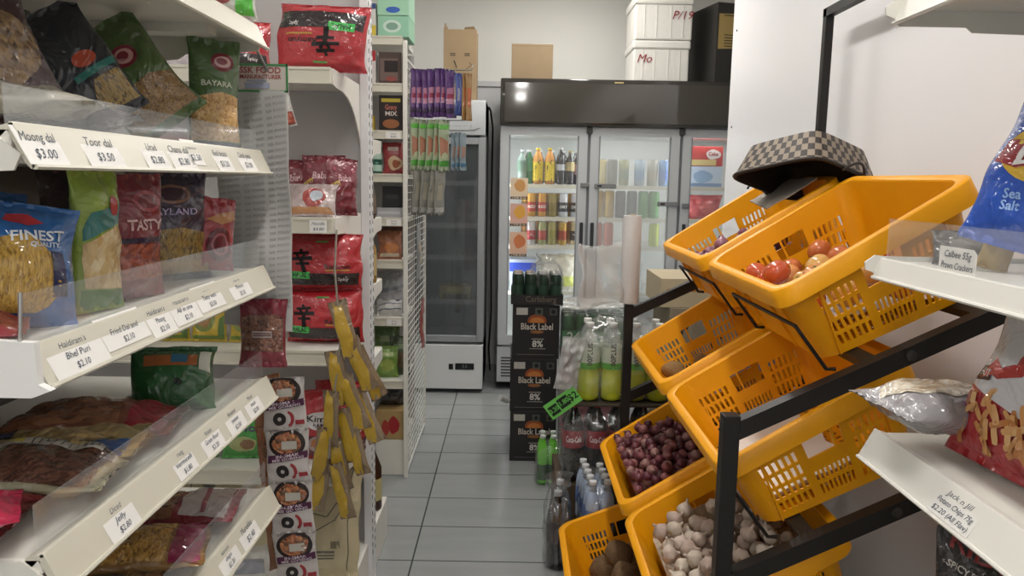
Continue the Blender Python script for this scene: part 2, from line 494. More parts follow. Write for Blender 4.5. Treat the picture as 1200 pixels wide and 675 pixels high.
bm = BM(); bar(bm, (1.14, YN-.016, 2.105), (1.14, YF+.016, 2.105), .03, .03); rk('top_rail', bm)
BOLT = mat('bolt_steel', '4a4644', .3, metal=.7)
for k, (ox, oz) in enumerate(ROWS):
    T_ = TIL[k]; CT, ST = math.cos(T_), math.sin(T_)
    fx, fz = ox-.18*CT, oz-.18*ST            # the crate base's front edge
    x0 = [.452, .44, .42, .27][k]; z0 = fz+(x0-fx)*math.tan(T_)
    for y in (YN, YF):
        if k == 3 and y == YN: continue
        bm = BM(); bar(bm, (x0, y, z0-.019), (1.13, y, z0-.019+(1.13-x0)*math.tan(T_)), .032, .036)
        r_ = rk('side_rail', bm)
        bm = BM()
        for bx in (.80,):
            lathe(bm, [(0, .004), (.011, .003), (.011, -.002)], 10, M=Matrix.Translation((bx, y-.017, z0-.019+(bx-x0)*math.tan(T_))) @ Matrix.Rotation(PI/2, 4, 'X'))
        b_ = obj('bolt', bm, BOLT, r_)
    for d in (.06, .30):                         # cross bars under the crates
        px, pz = fx+d*CT, fz+d*ST
        bm = BM(); bar(bm, (px+.0125*ST, YN, pz-.0125*CT), (px+.0125*ST, YF, pz-.0125*CT), .03, .02, up=(-ST, 0, CT)); rk('cross_bar', bm)
    # wire stops that hold each crate's front
    for yc in ((1.865, 2.535) if k < 3 else (2.405,)):
        if k == 3 : pass
        bm = BM()
        q = lambda a, c: (ox+a*CT-c*ST, oz+a*ST+c*CT)
        (xa, za), (xb, zb) = q(-.216, .105), q(-.192, -.008)
        tube(bm, [(xb+.02, yc-.27, zb), (xb, yc-.27, zb), (xa, yc-.27, za), (xa, yc+.2, za), (xb, yc+.2, zb), (xb+.02, yc+.2, zb)], .0045, 6)
        rk('wire_stop', bm, smooth=60)

CT, ST = math.cos(T), math.sin(T)
# ------------------------------------------------------------------ plastic crates
YEL = mat('crate_plastic', 'eca20c', .38, spec=.4, vary=.10, vscale=7, bump=.05, bscale=90)
def crate_meshes():
    TW, TL, BW, BL = .213, .28, .18, .25
    rad = .045
    # columns round the perimeter
    cols = []         # (side, fraction, slot-tag of the gap that follows)
    def side_cols(kind):
        L = [(0, None)]
        if kind == 'short':                 # faces the neighbours: slots in three fields and a hand hole
            def field(a, b, n, nm):
                g = (b-a)/n
                for i in range(n):
                    L.append((a+g*(i+.24), nm)); L.append((a+g*(i+.76), None))
            field(.0, .30, 6, 'side'); field(.35, .65, 8, 'mid'); field(.70, 1.0, 6, 'side')
        else:
            L += [(.12, None), (.3, None), (.5, None), (.7, None), (.88, None)]
        L.append((1., None))
        return L
    corners = [(1, 1), (-1, 1), (-1, -1), (1, -1)]
    kinds = ['short', 'long', 'short', 'long']       # from corner i to i+1
    def pt(i, f, t, out=0.):                          # side i, fraction f, height fraction t
        W = BW+(TW-BW)*t+out; Ln = BL+(TL-BL)*t+out; r = rad
        a, b = corners[i], corners[(i+1) % 4]
        A = Vector((a[0]*W, a[1]*Ln)); B = Vector((b[0]*W, b[1]*Ln))
        d = (B-A).normalized()
        return (A+d*r).lerp(B-d*r, f)
    def cpt(i, k, n, t, out=0.):                      # corner i+1 arc
        W = BW+(TW-BW)*t+out; Ln = BL+(TL-BL)*t+out; r = rad
        b = corners[(i+1) % 4]
        a0 = {(1, 1): 0, (-1, 1): 90, (-1, -1): 180, (1, -1): 270}[b]
        an = R(a0+90*k/n)
        return Vector((b[0]*(W-r)+r*math.cos(an), b[1]*(Ln-r)+r*math.sin(an)))
    seq = []
    for i in range(4):
        for f, nm in side_cols(kinds[i]): seq.append((lambda t, o, i=i, f=f: pt(i, f, t, o), nm))
        for k in (1, 2, 3, 4): seq.append((lambda t, o, i=i, k=k: cpt(i, k, 5, t, o), None))
    zc = [0, .020, .046, .055, .081, .090, .116, .125, .151, .168, CRH-.004]
    slot_rows = {1: 0, 3: 1, 5: 2, 7: 3}
    def shell(bm):
        V = []
        for z in zc:
            t = z/CRH
            V.append([bm.verts.new((*s(t, 0), z)) for s, _ in seq])
        n = len(seq)
        for j in range(len(zc)-1):
            for i in range(n):
                nm = seq[i][1]
                if nm == 'side' and j in slot_rows: continue
                if nm == 'mid' and j in (1, 3): continue
                # hand hole: the middle field from zc[6] up
                if j in (6, 7, 8):
                    fr = None
                    # columns of the middle field
                    if seq[i][1] == 'mid' or mid_gap[i]: continue
                bm.faces.new((V[j][i], V[j][(i+1) % n], V[j+1][(i+1) % n], V[j+1][i]))
    # gaps between the slots of the middle field
    n = len(seq); mid_gap = [False]*n
    i = 0
    while i < n:
        if seq[i][1] == 'mid':
            last = max(k for k in range(i, min(n, i+12)) if seq[k][1] == 'mid')
            for k in range(i, last): mid_gap[k] = True
            i = last+1
        else: i += 1
    bm = BM(); shell(bm)
    # ribs on the outside
    me = bpy.data.meshes.new('crate_wall'); bm.to_mesh(me); bm.free()
    o = bpy.data.objects.new('t', me); COL.objects.link(o)
    s = o.modifiers.new('s', 'SOLIDIFY'); s.thickness = .004; s.offset = 0
    dg = bpy.context.evaluated_depsgraph_get(); dg.update()
    wall = bpy.data.meshes.new_from_object(o.evaluated_get(dg)); bpy.data.objects.remove(o)
    bm = BM(); bm.from_mesh(wall)
    for sy in (-1, 1):
        for fx in (-.45, .45):
            for f2 in (0,):
                x = fx*.32
                p0 = (x, sy*(BL+.003), .002); p1 = (x, sy*(TL+.001), CRH-.035)
                bar(bm, p0, p1, .004, .012, up=(0, sy, 0))
    for sx in (-1, 1):
        for fy in (-.19, -.1, .1, .19):
            bar(bm, (sx*(BW+.003), fy, .002), (sx*(TW+.001), fy, CRH-.035), .012, .004, up=(sx, 0, 0)) if False else box(bm, 0, 0.0001, 0, .0001, 0, .0001) if False else prism(bm, [(-.002, 0), (.002, 0), (.002, 1), (-.002, 1)],
                  lambda a, b: (sx*(BW-.002+(TW-BW)*b*.83), fy+a, .002+b*(CRH-.04)), lambda a, b: (sx*(BW+.008+(TW-BW)*b*.83), fy+a, .002+b*(CRH-.04)))
    fixn(bm); bm.to_mesh(wall); bm.free()
    # rim: a flat lip turned down into a skirt
    bm = BM()
    prof = [(-.002, CRH-.010), (-.002, CRH-.002), (.001, CRH), (.017, CRH), (.020, CRH-.003), (.0225, CRH-.045), (.0195, CRH-.045), (.017, CRH-.006), (.004, CRH-.006), (.002, CRH-.010)]
    n = len(seq); rings = []
    for o_, z in prof: rings.append([bm.verts.new((*s(1., o_), z)) for s, _ in seq])
    for j in range(len(prof)):
        a, b = rings[j], rings[(j+1) % len(prof)]
        for i in range(n): bm.faces.new((a[i], a[(i+1) % n], b[(i+1) % n], b[i]))
    fixn(bm)
    rim = bpy.data.meshes.new('crate_rim'); bm.to_mesh(rim); bm.free()
    # base: a lattice floor with small holes
    bm = BM()
    nx, ny = 25, 37
    def fx(i): return -BW+.006+(2*BW-.012)*i/nx
    def fy(j): return -BL+.006+(2*BL-.012)*j/ny
    V = {}
    def v(i, j):
        if (i, j) not in V: V[(i, j)] = bm.verts.new((fx(i), fy(j), .003))
        return V[(i, j)]
    for i in range(nx):
        for j in range(ny):
            if i % 2 and j % 2 and 1 < i < nx-1 and 1 < j < ny-1: continue
            if (i in (0, nx-1) or j in (0, ny-1)) and ((i < 2 or i > nx-3) and (j < 2 or j > ny-3)): continue
            bm.faces.new((v(i, j), v(i+1, j), v(i+1, j+1), v(i, j+1)))
    r = bmesh.ops.extrude_face_region(bm, geom=bm.faces[:])
    for q in r['geom']:
        if isinstance(q, bmesh.types.BMVert): q.co.z += .004
    fixn(bm)
    base = bpy.data.meshes.new('crate_base'); bm.to_mesh(base); bm.free()
    for me in (wall, rim, base):                       # the front is lower than the back
        for v in me.vertices: v.co.z *= 1+.115*v.co.x/.22
    return wall, rim, base
CW, CR, CB = crate_meshes()
def make_crate(loc, label):
    t = empty('vegetable_crate', label, 'crate', loc, (0, -T, 0), 'yellow slotted plastic crates on the rack')
    objm('crate_wall', CW, YEL, t, 40); objm('rim', CR, YEL, t, 50); objm('base', CB, YEL, t)
    return t
YCN, YCF = 1.872, 2.535
crate0 = make_crate((ROWS[0][0], YCN, ROWS[0][1]), 'yellow slotted crate of tomatoes, nearest on the top tier of the black rack')
CR_T = crate0
CR_O = dup(crate0, (ROWS[0][0], YCF, ROWS[0][1]), label='yellow slotted crate under the checkered basket, behind the tomato crate')
CR_P = dup(crate0, (ROWS[1][0], YCN, ROWS[1][1]), label='yellow slotted crate with white paper lining its bottom, almost empty')
CR_K = dup(crate0, (ROWS[1][0], YCF, ROWS[1][1]), label='yellow slotted crate holding brown potatoes and a printed sheet')
CR_G = dup(crate0, (ROWS[2][0], YCN, ROWS[2][1]), label='yellow slotted crate full of white garlic bulbs')
CR_S = dup(crate0, (ROWS[2][0], YCF, ROWS[2][1]), label='yellow slotted crate full of small red onions')
CR_Y = dup(crate0, (ROWS[3][0], 2.405, ROWS[3][1]), (0, -R(15), 0), label='yellow slotted crate of hairy brown roots, lowest on the rack by the floor')
bpy.context.view_layer.update()
def CL(crate, p): return crate.matrix_basis @ Vector(p)          # crate-local to world

# ------------------------------------------------------------------ piles of produce
def in_half(z, m=.0):                                # inner half sizes of a crate at local height z
    t = z/CRH
    return .18+(.033*t)-.006-m, .25+(.03*t)-.006-m
def pile(n, rs, zmax, xr=(-1, 1), yr=(-1, 1), K=26, bed=lambda x, y: .009, seed=1, fill=.97, slope=.6, Tl=None):
    """drop n balls of the given radii into a tilted crate; returns local centres. slope: how far the heap levels out (1 = level in the world)"""
    rnd = random.Random(seed); P = []; tt = math.tan(T)*slope
    for i in range(n):
        r = rs[i % len(rs)]*fill; best = None
        for k in range(K):
            hx, hy = in_half(r, r)
            x = rnd.uniform(max(-hx, xr[0]), min(hx, xr[1])); y = rnd.uniform(max(-hy, yr[0]), min(hy, yr[1]))
            z = bed(x, y)+r
            for (a, b, c, q) in P:
                d2 = (a-x)**2+(b-y)**2; s = (r+q)
                if d2 < s*s:
                    z = max(z, c+math.sqrt(s*s-d2))
            if z+r > zmax(x, y): continue
            wz = x*tt+z
            if best is None or wz < best[0]: best = (wz, x, y, z)
        if best: P.append((best[1], best[2], best[3], r))
    return P
def scatter(crate, protos, P, label, cat, name, group, up=.5, seed=3):
    rnd = random.Random(seed); first = set()
    for i, (x, y, z, r) in enumerate(P):
        k = i % len(protos); pr, r0 = protos[k]
        loc = CL(crate, (x, y, z)); rot = (rnd.uniform(-up, up), rnd.uniform(-up, up), rnd.uniform(0, 6.28))
        if k not in first:
            first.add(k); o = pr; o.location = loc; o.rotation_euler = rot; o.scale = (r/r0,)*3
        else: o = dup(pr, loc, rot, scale=r/r0)
        tag(o, label, cat, group)
def blob_mesh(prof, n=14, wob=0., seed=0, lobes=0, ldepth=0., zoff=0.):
    bm = BM(); lathe(bm, prof, n)
    for v in bm.verts:
        a = math.atan2(v.co.y, v.co.x); f = 1.
        if lobes: f *= 1-ldepth*(.5-.5*math.cos(lobes*a))
        if wob: f *= 1+wob*noise.noise(Vector((v.co*30))+Vector((seed*5, 0, 0)))
        v.co.x *= f; v.co.y *= f
    fixn(bm); return bm
def bedding(name, crate, bed, m, label, cat, stuff=False, lump=.0, sc=40, th=.001, x1=None, z_in=.03):
    """a sheet that lies in the crate on the surface bed(x, y)"""
    bm = BM(); V = []; nx, ny = 30, 40
    for i in range(nx+1):
        row = []
        for j in range(ny+1):
            hx, hy = in_half(z_in, .003)
            x = -hx+2*hx*i/nx; y = -hy+2*hy*j/ny
            cx, cy = abs(x)-(hx-.04), abs(y)-(hy-.04)
            if cx > 0 and cy > 0:
                l = math.hypot(cx, cy)
                if l > .04: x -= math.copysign(cx*(1-.04/l), x); y -= math.copysign(cy*(1-.04/l), y)
            row.append(bm.verts.new((x, y, bed(x, y)-th-lump*abs(noise.noise(Vector((x*sc, y*sc, 3)))))))
        V.append(row)
    for i in range(nx):
        for j in range(ny): bm.faces.new((V[i][j], V[i+1][j], V[i+1][j+1], V[i][j+1]))
    r = bmesh.ops.extrude_face_region(bm, geom=bm.faces[:])
    for q in r['geom']:
        if isinstance(q, bmesh.types.BMVert): q.co.z -= th
    fixn(bm)
    o = obj(name, bm, m, None, 60); o.matrix_world = crate.matrix_basis.copy()
    return tag(o, label, cat, None, 'stuff' if stuff else None)

# tomatoes on grey paper
PAPER = mat('white_paper', 'dcd8d2', .8, vary=.05, vscale=30, bump=.2, bscale=30)
GPAPER = mat('grey_paper', 'bab6b2', .7, bump=.5, bscale=40)
def tomato(col, seed):
    r = .036
    t = empty('tomato', None, 'tomato')
    prof = [(0, -.029)]+[(r*math.sin(PI*k/11)**.86, -.030*math.cos(PI*k/11)) for k in range(1, 11)]+[(.004, .0255), (0, .0245)]
    obj('skin', blob_mesh(prof, 18, .05, seed, 6, .05), mat('tomato_'+col, col, .25, coat=.4, vary=.25, vscale=22), t, 180)
    bm = BM()
    for k in range(5):
        a = k*1.256; d = (math.cos(a), math.sin(a)); p = (-d[1], d[0])
        bm.faces.new([bm.verts.new(q) for q in ((0, 0, .028), (d[0]*.005+p[0]*.0016, d[1]*.005+p[1]*.0016, .0285), (d[0]*.010, d[1]*.010, .0283), (d[0]*.005-p[0]*.0016, d[1]*.005-p[1]*.0016, .0285))])
    tube(bm, [(0, 0, .025), (.001, 0, .031)], .0014, 5)
    obj('calyx', bm, mat('calyx', '5f6b2c', .6), t)
    return t
TOM = [(tomato(c, i), .036) for i, c in enumerate(('bb5534', 'cf8a52', 'b54a30', 'd2a45e', 'c26e40'))]
bedT = lambda x, y: max(.012, .075-.25*(x+.10))+.006*noise.noise(Vector((x*25, y*25, 1)))
bedding('crumpled_paper', CR_T, bedT, GPAPER, 'crumpled grey paper under the tomatoes in the nearest top crate', 'paper', lump=.015, sc=30)
P = pile(25, [.036, .033, .037, .034, .035], lambda x, y: .20-.3*max(0, x), seed=5, K=60, xr=(-.2, .10), yr=(-.25, .25), bed=lambda x, y: bedT(x, y)+.004)
scatter(CR_T, TOM, P, 'ripening red-orange tomato in the nearest crate of the top tier', 'tomato', 'tomato', 'tomatoes in the top crate', up=.9)

# small red onions
def onion(col, seed):
    r = .019
    t = empty('red_onion', None, 'onion')
    prof = [(0, -.0175), (.010, -.0168)]+[(r*math.sin(PI*k/10), -.017*math.cos(PI*k/10)) for k in range(2, 9)]+[(.0055, .0175), (.0028, .021), (.002, .025), (0, .0255)]
    obj('bulb', blob_mesh(prof, 12, .08, seed, 2, .06), mat('onion_'+col, col, .42, spec=.4, coat=.12, vary=.4, vscale=70), t, 180)
    bm = BM()
    for k in range(5):
        a = k*1.25; tube(bm, [(.002*math.cos(a), .002*math.sin(a), -.016), (.004*math.cos(a+.4), .004*math.sin(a+.4), -.020)], .0005, 3)
    obj('roots', bm, mat('onion_roots', 'a08870', .9), t)
    return t
ON = [(onion(c, i), .0195) for i, c in enumerate(('642f38', '734044', '82504f', '552832', '8d6863', '7a4a4a'))]
bedO = lambda x, y: .115-.16*x+.008*noise.noise(Vector((x*20, y*20, 5)))
bedding('onion_heap', CR_S, bedO, mat('onion_mass', '5a2c38', .6, vary=.4, vscale=60, bump=.6, bscale=60), 'dense mass of small red onions underneath the heap', 'onions', True, .012, 60)
P = pile(235, [.019, .0168, .0182, .0160, .0205], lambda x, y: .24, seed=2, K=18, bed=bedO, slope=.75)
scatter(CR_S, ON, P, 'small purple-red onion heaped in the crate beside the bottles', 'onion', 'red_onion', 'small red onions heaped in their crate', up=1.5)

# garlic
def garlic(col, seed):
    t = empty('garlic_bulb', None, 'garlic')
    prof = [(0, -.017), (.008, -.0175)]+[(.0235*math.sin(PI*k/10)**.9, -.0175*math.cos(PI*k/10)) for k in range(2, 8)]+[(.0115, .0165), (.0055, .021), (.0034, .027), (.0036, .032), (0, .0325)]
    obj('bulb', blob_mesh(prof, 21, .06, seed, 7, .13), mat('garlic_'+col, col, .55, spec=.35, vary=.14, vscale=40, bump=.2, bscale=70), t, 180)
    bm = BM(); lathe(bm, [(0, -.0195), (.006, -.0195), (.0075, -.0168)], 9); obj('root_plate', bm, mat('garlic_root', '96815f', .9), t)
    return t
GA = [(garlic(c, i), .0235) for i, c in enumerate(('bdafa0', 'c6b9aa', 'b09c90', 'c0aea2'))]
bedG = lambda x, y: .112-.15*x+.008*noise.noise(Vector((x*20, y*20, 8)))
bedding('garlic_heap', CR_G, bedG, mat('garlic_mass', 'b5a794', .7, vary=.3, vscale=60, bump=.6, bscale=60), 'dense mass of garlic underneath the heap', 'garlic', True, .012, 60)
P = pile(100, [.0245, .022, .0255, .023], lambda x, y: .235, seed=9, K=20, yr=(-.25, .165), bed=bedG, slope=.75)
scatter(CR_G, GA, P, 'white garlic bulb heaped in the nearest low crate', 'garlic', 'garlic_bulb', 'garlic bulbs heaped in their crate', up=1.5)

# potatoes
def potato(seed, a, b, c):
    bm = BM(); bmesh.ops.create_icosphere(bm, subdivisions=3, radius=1)
    for v in bm.verts:
        n = noise.noise(v.co*1.3+Vector((seed*7, 0, 0)))
        v.co *= 1+.16*n
        v.co = Vector((v.co.x*a, v.co.y*b, v.co.z*c))
    return bm
POT = mat('potato_skin', '8d6f45', .75, vary=.2, vscale=45, bump=.3, bscale=90)
for i, (x, y, z, s) in enumerate(((-.130, .20, .06, 1.15), (-.135, .09, .045, .95), (-.125, -.02, .045, 1.), (-.03, .19, .045, .9), (-.04, .08, .045, 1.), (-.12, -.15, .045, 1.))):
    o = obj('potato', potato(i, .040*s, .033*s, .030*s), POT, None, 180); o.location = CL(CR_K, (x, y, z)); o.rotation_euler = (i*.7, i*.4, i*1.3)
    tag(o, 'brown potato lying in the crate behind the paper-lined crate', 'potato', 'potatoes in the crate')

# roots in the lowest crate
RT = mat('hairy_root', '6b563d', .95, vary=.35, vscale=60, bump=.8, bscale=120)
rnd = random.Random(4)
for i, (x, y, z, s) in enumerate(((-.10, .15, .062, 1.1), (-.11, .0, .062, 1.), (-.10, -.14, .062, 1.05), (.03, .14, .062, 1.), (.03, 0, .062, 1.1), (.04, -.14, .062, 1.0), (-.04, .075, .145, 1.0), (-.04, -.075, .145, 1.), (.08, .06, .145, .9))):
    t = empty('taro_root', 'hairy brown root in the lowest crate beside the cola bottles', 'root vegetable', CL(CR_Y, (x, y, z)), (rnd.uniform(-.5, .5), rnd.uniform(-.5, .5), i), 'hairy brown roots in the lowest crate')
    obj('root_body', potato(i+20, .050*s, .042*s, .046*s), RT, t, 180)
    bm = BM()
    for k in range(40):
        d = Vector((rnd.gauss(0, 1), rnd.gauss(0, 1), rnd.gauss(0, 1))).normalized(); p = Vector((d.x*.05*s, d.y*.042*s, d.z*.046*s))
        e = Vector((rnd.gauss(0, 1), rnd.gauss(0, 1), rnd.gauss(0, .6)))*.012
        tube(bm, [p*.95, p*1.08+e*.5, p*1.12+e], .0006, 3, caps=False)
    obj('root_hairs', bm, mat('root_hair', '7a6448', .95), t)

# paper and cardboard in the crates
def stand_card(name, crate, pts, th, m, label, cat):      # pts: 4 corners local
    bm = BM(); A = [Vector(p) for p in pts]; nrm = (A[1]-A[0]).cross(A[2]-A[0]).normalized()*th
    N = 8; F = []
    for i in range(N+1):
        row = []
        for j in range(N+1):
            p = A[0].lerp(A[1], i/N).lerp(A[3].lerp(A[2], i/N), j/N)
            p = p+nrm/th*(.006*noise.noise(p*18)) + (Vector((0, 0, .006*noise.noise(Vector((i*1.1, 3, 1))))) if j == N else Vector())
            row.append(p)
        F.append(row)
    a = [[bm.verts.new(p) for p in r] for r in F]; b = [[bm.verts.new(p+nrm) for p in r] for r in F]
    for i in range(N):
        for j in range(N):
            bm.faces.new((a[i][j], a[i][j+1], a[i+1][j+1], a[i+1][j])); bm.faces.new((b[i][j], b[i+1][j], b[i+1][j+1], b[i][j+1]))
    for k in range(N):
        for (p, q, r2, s2) in ((a[k][0], a[k+1][0], b[k+1][0], b[k][0]), (a[k][N], b[k][N], b[k+1][N], a[k+1][N]), (a[0][k], b[0][k], b[0][k+1], a[0][k+1]), (a[N][k], a[N][k+1], b[N][k+1], b[N][k])): bm.faces.new((p, q, r2, s2))
    fixn(bm); o = obj(name, bm, m, None, 50); o.matrix_world = crate.matrix_basis.copy(); tag(o, label, cat); return o
CARD = card('8d7860')
sheetP = lambda x, y: .011+.004*(1+noise.noise(Vector((x*18, y*18, 2))))
bm = BM()
def lining():
    bm = BM(); V = []; nx, ny = 14, 22
    for i in range(nx+1):
        row = []
        for j in range(ny+1):
            x = -.165+.235*i/nx+.008*noise.noise(Vector((j*.5, i*.1, 2)))*(i == nx); y = -.235+.43*j/ny
            z = .012+.006*(1+noise.noise(Vector((x*18, y*14, 2))))
            if j < 3: z += (3-j)**2*.004
            row.append(bm.verts.new((x, y, z)))
        V.append(row)
    for i in range(nx):
        for j in range(ny): bm.faces.new((V[i][j], V[i+1][j], V[i+1][j+1], V[i][j+1]))
    r = bmesh.ops.extrude_face_region(bm, geom=bm.faces[:])
    for q in r['geom']:
        if isinstance(q, bmesh.types.BMVert): q.co.z += .001
    fixn(bm); o = obj('lining_paper', bm, PAPER, None, 60); o.matrix_world = CR_P.matrix_basis.copy()
    tag(o, 'crumpled white paper lining the bottom of the almost empty crate', 'paper')
lining()
stand_card('cardboard_divider', CR_G, [(-.17, .18, .012), (.15, .20, .012), (.17, .235, .175), (-.13, .235, .155)], .004, CARD, 'brown cardboard divider standing along the far side of the garlic crate', 'cardboard')
stand_card('cardboard_divider', CR_Y, [(-.165, -.215, .02), (.1, -.215, .02), (.12, -.235, .18), (-.175, -.235, .15)], .004, CARD, 'brown cardboard divider inside the lowest crate of hairy roots', 'cardboard')
stand_card('cardboard_flap', CR_O, [(.02, -.24, .235), (.19, -.24, .255), (.19, .02, .255), (.06, .05, .235)], .004, card('9b9389'), 'grey-brown cardboard flap lying across the crate under the checkered basket', 'cardboard')
stand_card('printed_sheet', CR_K, [(-.09, -.20, .06), (.15, -.20, .06), (.15, .03, .05), (-.09, .03, .05)], .003, mat('blue_sheet', '6a6f86', .5, vary=.25, vscale=40), 'grey-blue printed sheet lying in the potato crate', 'sheet')
bedK = lambda x, y: .05+.01*noise.noise(Vector((x*20, y*20, 4)))
P = pile(46, [.026, .023, .027], lambda x, y: .16, seed=12, K=18, yr=(-.24, .24), xr=(-.2, .05), bed=lambda x, y: .06-.2*x)
BON = [(onion(c, i+9), .0195) for i, c in enumerate(('7c4658', '8d6070'))]
bedding('netting_sack', CR_O, lambda x, y: .058-.2*x, mat('sack', '7d5a62', .8, vary=.3, vscale=50, bump=.5), 'purple-grey sack cloth under the onions below the checkered basket', 'sack', False, .01, 30)
scatter(CR_O, BON, P, 'purple onion in the crate under the checkered basket', 'onion', 'red_onion', 'purple onions under the basket', up=1.2)

# checkered woven basket tipped over on the crates' back
def checker(name, c1, c2, sc):
    m = bpy.data.materials.new(name); m.use_nodes = True; nt = m.node_tree; b = nt.nodes['Principled BSDF']; L = nt.links.new
    u = nt.nodes.new('ShaderNodeUVMap'); u.uv_map = 'UVMap'
    c = nt.nodes.new('ShaderNodeTexChecker'); c.inputs['Scale'].default_value = sc; c.inputs[1].default_value = srgb(c1); c.inputs[2].default_value = srgb(c2)
    L(u.outputs[0], c.inputs['Vector']); L(c.outputs[0], b.inputs['Base Color']); b.inputs['Roughness'].default_value = .5
    w1 = nt.nodes.new('ShaderNodeTexWave'); w1.inputs['Scale'].default_value = sc*1.5; L(u.outputs[0], w1.inputs['Vector'])
    bp = nt.nodes.new('ShaderNodeBump'); bp.inputs['Strength'].default_value = .3; bp.inputs['Distance'].default_value = .002
    L(w1.outputs[1], bp.inputs['Height']); L(bp.outputs[0], b.inputs['Normal'])
    return m
def basket():
    t = empty('woven_basket', 'brown and beige checkered woven basket tipped over on the top crates', 'basket')
    W, Ln, H = .155, .165, .095
    seq = []
    for k in range(56):
        a = 2*PI*k/56; c, s = math.cos(a), math.sin(a); p = 6
        q = (abs(c)**p+abs(s)**p)**(-1/p); seq.append((c*q, s*q))
    per = [0]
    for k in range(56):
        a, b = seq[k], seq[(k+1) % 56]; per.append(per[-1]+math.hypot((a[0]-b[0])*W, (a[1]-b[1])*Ln))
    bm = BM(); uv = bm.loops.layers.uv.new('UVMap'); rows = 9; V = []
    for j in range(rows+1):
        f = j/rows; s = .80+.20*f
        V.append([bm.verts.new((x*W*s, y*Ln*s, H*f)) for x, y in seq])
    for j in range(rows):
        for k in range(56):
            f = bm.faces.new((V[j][k], V[j][(k+1) % 56], V[j+1][(k+1) % 56], V[j+1][k]))
            for l, (kk, jj) in zip(f.loops, ((k, j), (k+1, j), (k+1, j+1), (k, j+1))): l[uv].uv = (per[kk], jj/rows*H)
    f = bm.faces.new(V[0][::-1])
    for l in f.loops: l[uv].uv = (l.vert.co.x, l.vert.co.y)
    o = obj('woven_wall', bm, [checker('basket_weave', '2c2420', '8d7f6e', 48), mat('basket_inside', '2a221d', .7)], t, 50)
    s = o.modifiers.new('s', 'SOLIDIFY'); s.thickness = .004; s.offset = -1; s.material_offset = 1; s.material_offset_rim = 1
    bm = BM(); tube(bm, [(x*W, y*Ln, H) for x, y in seq], .006, 8, closed=True); obj('rim_band', bm, mat('basket_rim', '2a211c', .5), t, 60)
    for s in (-1, 1):
        bm = BM(); tube(bm, [(s*.0, -Ln*1.0-.0, H)] and [(x_, s*(Ln+.004+.02*math.sin(PI*q)), H+.012-.03*math.sin(PI*q)) for q, x_ in ((i/8, -.05+.1*i/8) for i in range(9))], .004, 6); obj('handle', bm, mat('basket_rim', '2a211c', .5), t, 60)
    return t
bk = basket()
zl = Vector((-.13, -.27, -.95)).normalized(); yl = Vector((.52, -.82, .20)); yl = (yl-zl*yl.dot(zl)).normalized(); xl = yl.cross(zl)
bk.matrix_world = Matrix.Translation((.885, 2.365, 1.585)) @ Matrix((xl, yl, zl)).transposed().to_4x4()

o = stand_card('green_card', CR_G, [(-.02, -.215, .07), (.19, -.215, .07), (.19, -.245, .215), (-.02, -.245, .205)], .003, mat('dark_green_card', '1f5a3c', .4), 'dark green printed card standing at the near side of the garlic crate', 'card')
bm = BM(); text_into(bm, 'ONIONS', lambda x, y: (.085+x, -.2325-y*.2-.0045+.006, .15+y), .035, 0, True, fit=.15)
for v in bm.verts: v.co.y += .0085
obj('lettering', bm, ink('c9d0c4'), o)
# ------------------------------------------------------------------ shelf helpers
WHT = mat('shelf_white', 'd9d7cf', .38, spec=.45, vary=.04, vscale=6)
WH2 = mat('strip_white', 'cbc7b8', .35, spec=.45)
TAGM = mat('tag_paper', 'e4e2de', .6)
PEN = mat('pen_ink', '3c4658', .6)
CLEAR = glassy('clear_acrylic', 'e8eef0', .10, .06)
GREYB = mat('back_panel_grey', '55524f', .5, spec=.35)

def price_tag(parent, f, yc, w, h, lines, z0=.0, shape=0):
    """a paper card on a strip; f(a, b, lift) gives the 3D point for a along the strip, b up its face"""
    bm = BM()
    pts = [(-w/2, z0), (w/2, z0), (w/2, z0+h-.006*shape), (w/2-.008*shape, z0+h), (-w/2, z0+h)] if shape else [(-w/2, z0), (w/2, z0), (w/2, z0+h), (-w/2, z0+h)]
    prism(bm, pts, lambda a, b: f(yc+a, b, .0008), lambda a, b: f(yc+a, b, .0014))
    fixn(bm)
    n = len(lines)
    for i, s in enumerate(lines):
        text_into(bm, s, lambda x, y: f(yc+x, z0+h*(1-(i+.62)/(n+.25))+y, .0019), h/(n+.4)*.62, 1, shear=.25, fit=min(w*.86, len(s)*h/(n+.4)*.42))
    return obj('price_tag', bm, [TAGM, PEN], parent)

